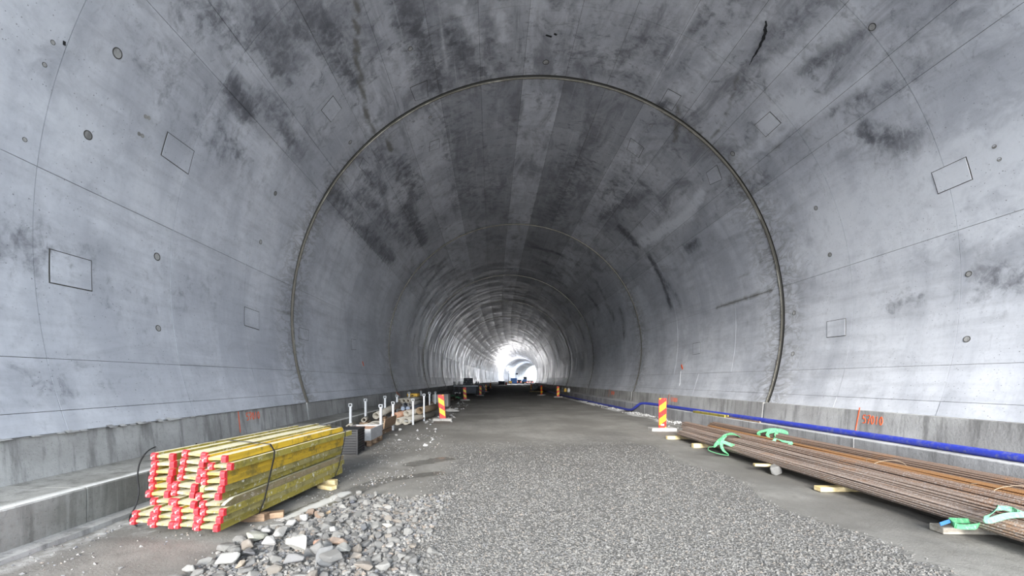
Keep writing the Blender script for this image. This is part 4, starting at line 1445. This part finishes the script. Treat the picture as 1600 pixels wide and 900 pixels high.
def rack(label, corners, htop, zt=.08):
    """steel stillage: four uprights with holed heads, joined by a low frame; corners = road near, road far, kerb far, kerb near"""
    c = sum((V((*q, 0)) for q in corners), V((0, 0, 0))) / 4
    t = thing('pipe_rack', label, 'rack', c, 0, 'steel racks along the kerb')
    for q, h in zip(corners, htop):
        x, y = q[0] - c.x, q[1] - c.y
        p_ = MB().box((x - .035, y - .035, 0), (x + .035, y + .035, h), .005).build('post', M['galv'], t)
        hd = MB()
        for sx in (-1, 1):
            hd.box((x + sx * .047 - .010, y - .05, h - .02), (x + sx * .047 + .010, y + .05, h + .075), .003)
        hd.box((x - .05, y - .05, h + .06), (x + .05, y + .05, h + .08), .003)
        hd.build('head', M['galv'], p_)
    for i in range(4):
        a, b = V((*corners[i], zt)) - V((c.x, c.y, 0)), V((*corners[(i + 1) % 4], zt)) - V((c.x, c.y, 0))
        MB().tube([a, b], .032, 4, smooth=False).build('rail', M['galv' if i else 'grey_wood'], t)
    return t


rack('first steel rack, filled with curved shells and boards', [(-3.35, 12.5), (-3.36, 14.1), (-4.42, 14.5), (-4.3, 12.6)], [.90, .90, .98, .92], .20)
rack('second steel rack with fat dusty pipes on the ground between its posts', [(-3.0, 15.8), (-2.82, 17.25), (-4.05, 17.7), (-4.15, 16.1)], [.92, 1.06, 1.0, 1.02], .14)
rack('third steel rack round the stack of open pipes', [(-3.15, 21.0), (-3.35, 24.6), (-4.2, 24.6), (-4.25, 21.3)], [1.02, .95, 1.0, 1.02], .10)
# what lies in the first rack
mb = MB()
props(mb.box((-.45, -.85, .0), (.45, .85, .10), .006).build('timber', M['brown_wood'], None, loc=(-3.86, 13.4, .0)), 'brown timber base under the curved shells of the first rack', 'timber')
for i in range(5):
    r0, w_ = .34 + .0 * i, .30
    mb = MB()
    n = 9
    ou = [((.40 + .012) * math.cos(q), (.40 + .012) * math.sin(q)) for q in np.linspace(R(25), R(155), n)]
    inn = [(.40 * math.cos(q) * .93, .40 * math.sin(q) * .93) for q in np.linspace(R(155), R(25), n)]
    mb.prism(ou + inn, -.13, .13, 'y')
    o = mb.build('curved_shell', M['dustpipe'] if i % 2 else M['block'], None, loc=(-3.80, 12.75 + i * .28, .0 + .02 * (i % 2)), rot=(0, R(-14 + 3 * i), R(4 * (i - 2))), scale=(1.05, 1, .85))
    props(o, 'grey half pipe shell in the first rack, %s from the grey box' % ['first', 'second', 'third', 'fourth', 'fifth'][i], 'shell', 'half pipe shells in the first rack')
mb = MB().box((-.02, -.75, 0), (.02, .75, .30), .004)
props(mb.build('side_board', M['brown_wood'], None, loc=(-3.30, 13.35, .22), rot=(0, .15, .0)), 'worn brown board along the road side of the first rack', 'board')
for i, (x_, y_, z_, l_) in enumerate(((-4.25, 12.5, .34, .9), (-4.25, 13.9, .40, .8))):
    mb = MB()
    mb.hollow([(0, -l_ / 2, 0), (0, l_ / 2, 0)], .075, .012, 12)
    props(mb.build('short_pipe', M['dustpipe'], None, loc=(x_, y_, z_), rot=(0, 0, .15)), 'short pale pipe lying by the kerb at the %s post of the first rack' % ('near' if i == 0 else 'far'), 'pipe', 'short pipes by the kerb')
    props(MB().box((-.13, -l_ / 2, 0), (.13, l_ / 2, z_ - .075)).build('timber_support', M['brown_wood'], None, loc=(x_, y_, 0), rot=(0, 0, .15)), 'timber packing below the %s short pale pipe' % ('nearer' if i == 0 else 'farther'), 'timber')
# fat dusty pipes
FAT = [((-3.57, 15.6), (-3.05, 19.4), .135, .14, 'dustpipe', 'fat dusty grey pipe of the lowest pair in the second rack, the kerb side one'),
       ((-3.27, 15.7), (-2.76, 19.2), .135, .14, 'dustpipe', 'fat dusty grey pipe of the lowest pair in the second rack, the road side one'),
       ((-3.43, 16.6), (-2.95, 19.6), .125, .365, 'dustpipe', 'dusty grey pipe lying on top of the lowest pair in the second rack'),
       ((-3.85, 16.3), (-3.45, 19.8), .12, .30, 'orpipe', 'faded orange pipe behind the dusty grey pipes in the second rack'),
       ((-3.02, 17.3), (-2.68, 19.6), .15, .43, 'brpipe', 'brown thick pipe at the road side of the second rack'),
       ((-4.18, 14.9), (-3.95, 17.6), .12, .42, 'dustpipe', 'pale pipe slanting up between first and second rack')]
for (x0, y0), (x1, y1), r, z, mt, lab in FAT:
    mb = MB()
    up = .25 if 'slanting' in lab else 0
    mb.hollow([(0, 0, 0), ((x1 - x0) / 2, (y1 - y0) / 2, up * .5), (x1 - x0, y1 - y0, up)], r, .02, 16)
    props(mb.build('fat_pipe', M[mt], None, loc=(x0, y0, z)), lab, 'pipe', 'fat pipes in the second rack')
for z, lab, y_ in ((.0, 'timber packing under the faded orange pipe', 17.5),):
    props(MB().box((-.5, -.06, 0), (.35, .06, .17)).build('timber_support', M['brown_wood'], None, loc=(-3.65, y_, 0)), lab, 'timber')
props(MB().box((-.14, -.2, 0), (.14, .2, .24)).build('timber_support', M['brown_wood'], None, loc=(-2.98, 18.2, 0), rot=(0, 0, .1)), 'timber block under the brown thick pipe', 'timber')
props(MB().box((-.14, -.2, 0), (.14, .2, .34)).build('timber_support', M['brown_wood'], None, loc=(-4.12, 15.6, 0), rot=(0, 0, .1)), 'timber block under the pale slanting pipe', 'timber')
# stack of open pipes: three layers
props(MB().box((-.62, -.1, 0), (.55, .1, .28), .01).build('timber_support', M['brown_wood'], None, loc=(-4.0, 20.2, 0)), 'near timber support under the stack of open pipes', 'timber')
props(MB().box((-.62, -.1, 0), (.55, .1, .28), .01).build('timber_support', M['brown_wood'], None, loc=(-4.0, 22.6, 0)), 'far timber support under the stack of open pipes', 'timber')
row_n = ['lowest', 'middle', 'top']
side_n = ['first from the kerb', 'second from the kerb', 'third from the kerb', 'fourth from the kerb']
for rr, (cnt, off) in enumerate(((4, 0), (4, -.10), (3, 0))):
    for i in range(cnt):
        x_ = -4.45 + .205 * i + off + .1
        z_ = .38 + rr * .178
        cap = rr == 0 and i in (1, 2)
        t = thing('open_pipe', 'grey pipe in the %s layer of the pipe stack, %s%s' % (row_n[rr], side_n[i], ', capped' if cap else ''), 'pipe', (x_, 19.4 + rng.uniform(-.1, .1), z_), -.01, 'open pipes in the stack')
        MB().hollow([(0, 0, 0), (0, 2.0, 0), (0, 3.9, 0)], .098, .012, 14).build('pipe_wall', M['dustpipe'] if rr == 2 else M['darkgrey'] if (i + rr) % 2 else M['block'], t)
        if cap:
            MB().tube([(0, -.02, 0), (0, .06, 0)], .093, 14).build('cap', M['lbpipe'], t)
t = thing('yellow_case', 'yellow case lying on the pipe stack by the kerb', 'case', (-4.2, 22.2, .835))
MB().box((-.28, -.35, 0), (.28, .35, .16), .02).build('body', M['yellow'], t)
MB().box((-.06, -.40, .05), (.06, -.35, .09), .01).build('handle', M['dark'], t)
for i, (x_, y_, l_, z_, mt, lab) in enumerate(((-3.85, 25.6, 1.6, .0, 'brown_wood', 'brown timber pile piece behind the third rack'), (-3.5, 25.9, 1.4, .0, 'yellow', 'yellow plank behind the third rack'), (-3.95, 26.1, 1.7, .16, 'brown_wood', 'upper brown timber behind the third rack'), (-3.55, 25.8, 1.2, .12, 'grey_wood', 'grey timber on the yellow plank behind the third rack'))):
    props(MB().box((-.12, -l_ / 2, 0), (.12, l_ / 2, .15), .006).build('timber', M[mt], None, loc=(x_, y_, z_), rot=(0, 0, rng.uniform(-.25, .05))), lab, 'timber')
# concrete block
t = thing('concrete_block', 'grey concrete block standing behind the tilted marker board', 'block', (-3.28, 27.0, 0), -.04)
mb = MB()
mb.box((-.52, -.45, 0), (.52, .45, .80), .02)
mb.build('body', M['block'], t)
MB().tube([(-.2, 0, .80), (-.2, 0, .87), (.2, 0, .87), (.2, 0, .80)], .012, 6).build('lifting_eye', M['dark'], t)
p = atz(701, 644, .05)
o = link('rock', rock_mesh(911), None, (p.x + .15, p.y + .1, .10), (.1, .1, .3), (.42, .3, .26), (.42, .415, .40)); props(o, 'pale grey boulder lying behind the tilted marker board', 'rock')
for i, (px, py, r, lab) in enumerate(((598, 676, .10, 'white lump of mortar beside the first rack'), (625, 671, .09, 'white lump of mortar by the open ends of the fat pipes'), (619, 679, .08, 'white lump on the ground between first rack and road'), (543, 703, .07, 'white lump on the ground next to the black crate'), (706, 626, .2, 'pale rubble lump past the concrete block'), (669, 641, .14, 'grey lump beside the third rack'))):
    p = atz(px, py, .03)
    props(link('mortar_lump', ROCKS[i], None, (p.x, p.y, r * .35), (0, 0, i), (r, r, r * .8), (.46, .455, .44)), lab, 'lump')
# long steel and slings lying past the block
t = thing('rebar_bundle', 'dark low pile of steel bars with green slings past the concrete block', 'steel bars', (-3.4, 33.0, 0), 0)
for i in range(14):
    MB().tube([(rng.uniform(-.55, .5), 0, .06 + .02 * (i % 4)), (rng.uniform(-.45, .6), 5.5, .08 + .02 * (i % 4))], .035, 5).build('rebar', M['rebar'], t, color=(.16, .10, .07))
for px, py, lab in ((707, 619, 'green sling scrap on the dark bars by the wall'), (716, 622, 'green sling scrap on the dark bars close to the marker board')):
    p = atz(px, py, .2)
    q = V((0, 0, .03))
    pts = [(p + V((-.25, 0, 0)), (0, 1, .3)), (p + V((-.1, .1, .1)), (0, 1, .3)), (p + V((.05, 0, .02)), (0, 1, .3)), (p + V((.25, .1, .06)), (0, 1, .3))]
    sling(lab, pts, .2, 'sling')

# ------------------------------------------------------------------ dark steel frame (parked formwork carriage) further on
t = thing('formwork_carriage', 'dark steel formwork carriage with uprights parked by the far kerb', 'machine', (-2.72, 47.5, 0), -.02)
MB().box((-.35, -.8, .22), (1.0, .8, .95), .03).build('tank', M['darkgrey'], t)
for j in range(4):
    MB().box((-.36, -.84, .30 + j * .16), (1.01, -.79, .36 + j * .16)).build('tank_rib', M['dark'], t)
MB().box((-1.55, -.7, .40), (1.1, .7, .52), .01).build('chassis', M['dark'], t)
for x_ in (-1.55, -1.0, -.45, .95, 1.2):
    MB().box((x_ - .05, -.75, 0), (x_ + .05, -.65, 1.55 if x_ < .9 else 1.45), .005).build('upright', M['dark'], t)
    MB().box((x_ - .05, .65, 0), (x_ + .05, .75, 1.55), .005).build('upright', M['dark'], t)
MB().box((-1.55, -.76, 1.0), (1.2, -.66, 1.1), .005).build('cross_beam', M['galv'], t)
MB().box((-1.55, .66, 1.0), (1.2, .76, 1.1), .005).build('cross_beam', M['dark'], t)
fr_ = MB().box((-.50, -.45, 1.02), (.62, .45, 1.12), .01).build('cabinet', M['dark'], t)
MB().box((-.45, -.4, 1.12), (.57, .4, 1.95), .02).build('pack', M['crate'], t)
for j in range(3):
    for i in range(5):
        MB().box((-.38 + i * .19, -.42, 1.22 + j * .24), (-.27 + i * .19, -.40, 1.33 + j * .24)).build('fitting', M['boxpanel'] if (i * 3 + j) % 4 == 0 else M['darkgrey'], t)
MB().box((-1.45, -.74, .18), (-.75, -.70, .34)).build('sign_plate', M['white'], t)
for x_ in (-1.2, .8):
    for y_ in (-.55, .55):
        MB().tube([(x_ - .1, y_, .2), (x_ + .1, y_, .2)], .2, 14).build('wheel', M['rubber'], t)
t = thing('tarp_covered_pallet', 'dark tarpaulin mound behind the steel carriage', 'tarpaulin', (-1.55, 51.5, 0))
mb = MB()
mb.prism([(-.75, 0), (.75, 0), (.72, .7), (.45, 1.15), (-.35, 1.25), (-.72, .8)], -.8, .8, 'y')
mb.build('cover', M['crate'], t)
MB().box((-.7, -.84, .35), (.7, -.8, .40)).build('lashing', M['darkgrey'], t)

# ------------------------------------------------------------------ far end: container, vehicles, lamp mast
def far(px, Y, z=0.0):
    return V(((px - PX0) * Y / FPX, Y, z))


def box_container(label, name, cat, px, Y, wx, ly, h, mat, ribs=7):
    t = thing(name, label, cat, far(px, Y), -.2)
    MB().box((-wx / 2, -ly / 2, .12), (wx / 2, ly / 2, h), .03).build('body', M[mat], t)
    for i in range(ribs):
        x_ = -wx / 2 + .15 + i * (wx - .3) / (ribs - 1)
        MB().box((x_ - .06, -ly / 2 - .04, .2), (x_ + .06, -ly / 2, h - .15)).build('rib', M[mat], t)
    MB().box((-wx / 2 - .04, -ly / 2 - .06, h - .1), (wx / 2 + .04, ly / 2 + .06, h + .04), .01).build('roof_rim', M['darkgrey' if mat != 'bluepaint' else mat], t)
    for sx in (-1, 1):
        MB().box((sx * (wx / 2 - .15) - .1, -ly / 2, 0), (sx * (wx / 2 - .15) + .1, ly / 2, .12)).build('skid', M['dark'], t)
    return t


box_container('dark grey open skip before the bright stretch', 'skip', 'skip', 784.5, 150, 2.1, 2.6, 1.35, 'darkgrey', 5)
t = thing('red_barrel', 'red barrel standing beside the dark grey skip', 'barrel', far(791, 150))
MB().tube([(0, 0, 0), (0, 0, .95)], .3, 14).build('body', M['redpaint'], t)
for z in (.3, .62): MB().tube([(0, 0, z), (0, 0, z + .04)], .32, 14).build('hoop', M['redpaint'], t)
box_container('blue site container in the middle of the bright stretch', 'site_container', 'container', 803, 200, 2.7, 3.0, 2.7, 'bluepaint')
t = thing('generator', 'yellow generator set standing beside the blue container', 'generator', far(797.5, 192))
MB().box((-.7, -.5, .25), (.7, .5, 1.3), .05).build('housing', M['yellow'], t)
MB().box((-.6, -.45, 0), (.6, .45, .25)).build('skid_frame', M['dark'], t)
MB().tube([(.4, 0, 1.3), (.4, 0, 1.7)], .05, 8).build('exhaust', M['dark'], t)


def wheel(x, y, r, wd, t):
    o = MB().tube([(x - wd / 2, y, r), (x + wd / 2, y, r)], r, 16).build('wheel', M['rubber'], t)
    MB().tube([(x - wd / 2 - .02, y, r), (x + wd / 2 + .02, y, r)], r * .5, 10).build('hub', M['galv'], o)


t = thing('van', 'dark van seen from behind with red rear lamps', 'van', far(812, 210), -.2)
MB().prism([(-.95, .3), (.95, .3), (.95, 1.1), (.82, 1.9), (-.82, 1.9), (-.95, 1.1)], -2.2, 2.2, 'y').build('body', M['darkgrey'], t)
MB().box((-.7, -2.23, 1.15), (.7, -2.19, 1.75), .01).build('rear_window', M['glass'], t)
for sx in (-1, 1):
    MB().box((sx * .82 - .1, -2.25, .7), (sx * .82 + .1, -2.19, 1.0)).build('rear_lamp', M['tail'], t)
    for y_ in (-1.4, 1.4): wheel(sx * .8, y_, .34, .22, t)
MB().box((-.9, -2.3, .3), (.9, -2.2, .5), .02).build('bumper', M['dark'], t)
t = thing('wheel_loader', 'blue grey wheel loader with tall cab in front of the daylight', 'vehicle', far(820.5, 205), -.2)
MB().box((-1.0, -2.2, .9), (1.0, .3, 2.1), .1).build('engine_hood', M['bluepaint'], t)
MB().box((-.85, .2, 1.3), (.85, 1.9, 2.2), .05).build('cab_base', M['darkgrey'], t)
MB().box((-.8, .25, 2.2), (.8, 1.8, 3.3), .05).build('cab_glass', M['glass'], t)
MB().box((-.95, .1, 3.3), (.95, 2.0, 3.45), .04).build('cab_roof', M['darkgrey'], t)
for sx in (-1, 1):
    for y_ in (-1.2, 2.2): wheel(sx * 1.0, y_, .75, .5, t)
MB().box((-1.4, 3.6, .3), (1.4, 4.4, 1.3), .08).build('bucket', M['yellow'], t)
MB().box((-.15, 1.8, 1.0), (.15, 3.7, 1.5), .03).build('lift_arm', M['darkgrey'], t)
for px, lab, c_ in ((826.5, 'white car with red rear lamps beside the loader', 'white'), (831, 'silver car with red rear lamps closest to the right tunnel wall', 'galv')):
    t = thing('car', lab, 'car', far(px, 195 if px < 830 else 203), -.2)
    MB().prism([(-2.1, .3), (2.1, .3), (2.1, .9), (1.2, 1.0), (.7, 1.5), (-1.3, 1.55), (-2.0, 1.0)], -.85, .85, 'x').build('body', M[c_], t)
    MB().box((-.68, -1.95, 1.05), (.68, -1.55, 1.42), .02).build('rear_window', M['glass'], t)
    for sx in (-1, 1):
        MB().box((sx * .68 - .14, -2.14, .68), (sx * .68 + .14, -2.06, .86)).build('rear_lamp', M['tail'], t)
        for y_ in (-1.3, 1.3): wheel(sx * .75, y_, .31, .2, t)
# rubble heap and timber by the right kerb far away
for i in range(26):
    Y = rng.uniform(66, 80)
    p = far(836 + rng.uniform(-5, 6), Y)
    r = rng.uniform(.25, .7)
    props(link('rubble_rock', ROCKS[i % 22], None, (p.x, p.y, r * .3 + max(0, .5 - abs(p.x - 7.6) * .3)), (rng.uniform(-.4, .4), rng.uniform(-.4, .4), i), (r, r, r), (.40, .40, .42)), 'pale grey rock in the far rubble heap by the right kerb', 'rock', 'rocks of the far rubble heap')
p = far(838, 60)
props(MB().box((-1.0, -.1, 0), (1.0, .1, .12), .01).build('timber', M['pine'], None, loc=p), 'pale timber lying in front of the far rubble heap', 'timber')
# canisters on the right kerb
for px, Y, mt, lab in ((878, 43.5, 'crate', 'small black canister with white cap on the right kerb'), (883.3, 43.2, 'yellow', 'yellow canister on the right kerb by the marker board'), (888.6, 42.8, 'white', 'white canister on the right kerb by the yellow canister')):
    x_ = 7.86 + (Y - 43) * .1
    x_ = (px - PX0) * Y / FPX
    t = thing('canister', lab, 'canister', (x_, Y, ZK))
    MB().box((-.13, -.1, 0), (.13, .1, .36), .03).build('body', M[mt], t)
    MB().tube([(.05, 0, .36), (.05, 0, .42)], .04, 10).build('cap', M['white'], t)
    MB().tube([(-.09, 0, .35), (-.07, 0, .42), (.0, 0, .42), (.01, 0, .36)], .015, 6).build('handle', M[mt], t)
# lamp masts: one lamp faces us, the other, added, brightens the far stretch
def lamp_mast(label, px, Y, h, face, lights, col):
    t = thing('lamp_mast', label, 'lamp', far(px, Y))
    MB().tube([(0, 0, 0), (0, 0, h)], .10, 8).build('mast', M['dark'], t)
    for q in (0, 2.1, 4.2):
        MB().tube([(0, 0, 1.0), (math.cos(q) * .9, math.sin(q) * .9, 0)], .05, 6).build('leg', M['dark'], t)
    MB().box((-.45, -.15, h - .1), (.95, .15, h + .05), .01).build('cross_arm', M['dark'], t)
    hd = MB().box((.05, -.16, h - .4), (1.05, .16, h + .45), .04).build('lamp_housing', M['dark'], t)
    MB().box((.1, min(face * .16, face * .22), h - .35), (1.0, max(face * .16, face * .22), h + .4), .01).build('lens', M['lamp'], hd)
    for dy, en in lights:
        ld = bpy.data.lights.new('floodlight', 'POINT')
        ld.energy = en
        ld.color = col
        ld.shadow_soft_size = .4
        lo = bpy.data.objects.new('floodlight', ld)
        COL.objects.link(lo)
        lo.parent = t
        lo.location = (.55, dy, h + .1)


lamp_mast('tall lamp mast with a bright floodlight beside the left wall far away', 794.7, 172, 6.2, -1, ((-1.0, 2600), (1.2, 2600)), (.98, .97, 1.0))
lamp_mast('added lower lamp mast behind the blue container, brightening the stretch to the portal', 806, 214, 5.0, 1, ((1.4, 5500),), (.82, .89, 1.0))  # extra mast, added only to brighten the tunnel short of the portal

# ------------------------------------------------------------------ writing sprayed on the plinths
GLY = {'5': [[(.9, 1), (.2, 1), (.15, .55), (.6, .6), (.9, .35), (.7, .05), (.1, .05)]], '7': [[(.05, .95), (.95, 1), (.45, .0)], [(.25, .5), (.8, .5)]],
       '0': [[(.5, 1), (.15, .7), (.15, .3), (.5, 0), (.85, .3), (.85, .7), (.5, 1)]], '1': [[(.55, 1), (.4, 0)]]}


def plinth_pt(sd, s, h, lift=.006):
    """point on the sloping plinth face, h from 0 (foot) to 1 (head)"""
    f, hd_ = PLU[sd]
    top = hd_ - .10 * sd
    return world(s, f + (top - f) * h - sd * lift, ZK + (ZP - ZK) * h)


def spray(sd, polylines, mat, parent, name, wid, to):
    mb = MB()
    for pl in polylines:
        P = spline(pl, 4) if len(pl) > 2 else pl
        for wob_ in (0,):
            pts = [V(plinth_pt(sd, *to(*q))) for q in P]
            n = len(pts)
            vs, fs = [], []
            for i, p in enumerate(pts):
                tt = (pts[min(i + 1, n - 1)] - pts[max(i - 1, 0)]).normalized()
                nn = V((-sd, 0, .25)).normalized()
                sdv = tt.cross(nn).normalized() * wid / 2 * rng.uniform(.75, 1.2)
                vs += [p + sdv, p - sdv, p + sdv - nn * .005, p - sdv - nn * .005]
            for i in range(n - 1):
                a = 4 * i
                fs += [(a, a + 1, a + 5, a + 4), (a + 2, a + 6, a + 7, a + 3), (a, a + 4, a + 6, a + 2), (a + 1, a + 3, a + 7, a + 5)]
            mb.add(vs, fs)
    return mb.build(name, M[mat], parent)


def chainage(sd, par, s_line, s0, s1, h0, h1, text='57010', lean=.0, wid=.018):
    spray(sd, [[(s_line, 1.12), (s_line + lean, .12)]], 'orange', par, 'paint_line', .022, lambda a, b: (a, b))
    n = len(text)
    for i, ch in enumerate(text):
        wch = (s1 - s0) / n
        pls = GLY[ch]
        spray(sd, pls, 'orange', par, 'paint_digit', wid, lambda a, b: (s0 + wch * (i + .1 + a * .78), h0 + (h1 - h0) * b))


chainage(-1, wall_left, 9.28, 9.55, 10.12, .56, .86, lean=-.0)
chainage(1, wall_right, 9.42, 9.33, 8.83, .50, .82, lean=.06)
chainage(1, wall_right, 19.5, 19.3, 18.6, .45, .78, '57000', lean=.1)
chainage(1, wall_right, 29.4, 29.0, 28.2, .45, .8, '570', lean=.2, wid=.05)
spray(-1, [[(24.6, 1.0), (25.6, .5)]], 'orange', wall_left, 'paint_line', .05, lambda a, b: (a, b))
spray(-1, [[(33.0, .8), (33.5, .6)]], 'orange', wall_left, 'paint_line', .06, lambda a, b: (a, b))


def wall_mark(px1, py1, px2, py2, mat, wid, name, par, parts_=6):
    mb = MB()
    pts = []
    for i in range(parts_):
        q = i / (parts_ - 1)
        s_, a_ = ray_lining(px1 + (px2 - px1) * q, py1 + (py2 - py1) * q)
        u_, z_ = prof(a_, -.014)
        pts.append(V(world(s_, u_, z_)))
    c = V((XC, 0, ZC))
    rb = []
    for p in pts:
        nn = V((c.x - p.x, 0, c.z - p.z)).normalized()
        tt = (pts[-1] - pts[0]).normalized()
        rb.append((p, tt.cross(nn)))
    mb.ribbon(rb, wid, .003)
    return mb.build(name, M[mat], par)


wall_mark(566, 565, 568, 572, 'orange', .10, 'paint_dab', wall_left)
wall_mark(1065, 570, 1067, 577, 'orange', .08, 'paint_dab', wall_right)
wall_mark(570, 586, 578, 612, 'wpaint', .02, 'chalk_line', wall_left)
wall_mark(1064, 580, 1062, 603, 'wpaint', .02, 'chalk_line', wall_right)
cq = [(1197, 32), (1198, 38), (1195.5, 44), (1197, 50), (1194, 56), (1193, 61), (1189, 67), (1188, 72), (1184, 78), (1181, 84), (1177, 89), (1174, 96), (1171, 101)]
for i, (a_, c_) in enumerate(zip(cq[:-1], cq[1:])):
    wall_mark(*a_, *c_, 'pit', [.03, .05, .07, .055, .075, .05, .06, .035, .045, .03, .02, .012][i], 'crack', ceiling, 3)
for (x1, y1, x2, y2) in ((97, 66, 101, 68), (853, 54, 862, 57), (866, 52, 870, 54)):
    wall_mark(x1, y1, x2, y2, 'pit', .05, 'blow_hole', ceiling, 3)

# ------------------------------------------------------------------ recess covers and plugs cast in the lining
def cover(corners, par, name='recess_cover', t_=.014):
    """square cover plate with a dark joint round it, corners are photograph points on the lining"""
    P = []
    for (px, py) in corners:
        P.append(ray_lining(px, py))
    def grid(off, shrink):
        cs, ca = sum(p[0] for p in P) / 4, sum(p[1] for p in P) / 4
        q = [(cs + (p[0] - cs) * shrink, ca + (p[1] - ca) * shrink) for p in P]
        out = np.zeros((5, 5, 3))
        sa = np.zeros((5, 5, 2))
        for i in range(5):
            for j in range(5):
                a, b = i / 4, j / 4
                s_ = (q[0][0] * (1 - a) + q[1][0] * a) * (1 - b) + (q[3][0] * (1 - a) + q[2][0] * a) * b
                an = (q[0][1] * (1 - a) + q[1][1] * a) * (1 - b) + (q[3][1] * (1 - a) + q[2][1] * a) * b
                u_, z_ = prof(an, off)
                out[i, j] = world(s_, u_, z_)
                sa[i, j] = s_, an
        return out, sa
    g0, sa = grid(-t_, 1.0)
    g1, _ = grid(.03, 1.0)
    at_, uv = lining_attrs(sa[..., 0], sa[..., 1], .04, 1)
    pl = sheet(name, M['lining'], g0, par, at_, False, g1, uv)
    r0, sa = grid(-.0075, 1.06)
    r1, _ = grid(.03, 1.06)
    sheet('cover_joint', M['back'], r0, pl, None, False, r1)
    return pl


for cs in (((262, 207), (302, 236), (293, 271), (252, 242)), ((667, 126), (668, 151), (649, 157), (641, 137)), ((520, 150), (533, 169), (517, 190), (502, 172)), ((1180, 195), (1203, 175), (1220, 192), (1197, 213)),
           ((1030, 163), (1044, 139), (1064, 150), (1050, 172))):
    cover(cs, ceiling)
for cs in (((78, 390), (141, 408), (142, 454), (78, 441)),):
    cover(cs, ceiling)
cover(((1457, 270), (1509, 246), (1519, 280), (1467, 302)), ceiling)
cover(((382, 480), (404, 488), (404, 515), (382, 508)), wall_left)
cover(((1293, 503), (1321, 498), (1321, 524), (1293, 527)), wall_right)
for cs in (((672, 222), (686, 217), (686, 231), (671, 236)), ((567, 247), (577, 257), (571, 270), (561, 260)), ((467, 512), (482, 516), (481, 532), (467, 529)), ((549, 530), (556, 531), (556, 546), (549, 546)), ((986, 216), (1006, 231), (998, 246), (980, 233)), ((1104, 270), (1120, 258), (1128, 280), (1110, 288)), ((1083, 537), (1094, 535), (1094, 552), (1083, 554))):
    cover(cs, ceiling, t_=.01)


def plug(px, py, r, par, deep=True):
    s_, a_ = ray_lining(px, py)
    u_, z_ = prof(a_, 0)
    p = V(world(s_, u_, z_))
    n = V((XC - p.x, 0, ZC - p.z)).normalized()
    q = n.to_track_quat('Z', 'Y').to_matrix().to_4x4()
    q.translation = p
    rm = MB()
    k = 18
    o1 = [(math.cos(2 * math.pi * i / k), math.sin(2 * math.pi * i / k)) for i in range(k)]
    vs = [(x * r, y * r, -.01) for x, y in o1] + [(x * r, y * r, .008) for x, y in o1] + [(x * r * .82, y * r * .82, .008) for x, y in o1] + [(x * r * .82, y * r * .82, -.01) for x, y in o1]
    fs = []
    for l in range(3):
        for i in range(k):
            fs.append((l * k + i, l * k + (i + 1) % k, (l + 1) * k + (i + 1) % k, (l + 1) * k + i))
    rm.add(vs, fs, q)
    o = rm.build('plug_ring', M['back' if deep else 'rim'], par)
    dm = MB()
    dm.add([(x * r * .84, y * r * .84, .0055 if not deep else .0062) for x, y in o1], [tuple(range(k))], q)
    d = dm.build('plug', M['plinth'], o)


for px, py, rp in ((183, 83, 8), (137, 211, 7), (245, 401, 6), (247, 513, 5), (407, 378, 3.5), (430, 302, 3.5), (1363, 42, 5.5), (1297, 398, 3.5), (1145, 240, 4), (1275, 325, 3.5), (1514, 428, 4.5), (1511, 530, 5), (641, 76, 4), (547, 222, 3.5), (227, 182, 3), (232, 184, 3), (217, 209, 3), (222, 212, 3), (82, 66, 3.5), (69, 101, 3.5), (38, 218, 3.5), (853, 97, 5), (1562, 249, 3), (1554, 229, 3), (1241, 489, 3.5), (1239, 553, 3.5), (672, 183, 3), (1017, 196, 3)):
    s_, a_ = ray_lining(px, py)
    plug(px, py, rp * s_ / FPX, wall_right if px > 1230 and py > 480 else wall_left if px < 260 and py > 480 else ceiling, rp > 3.2)
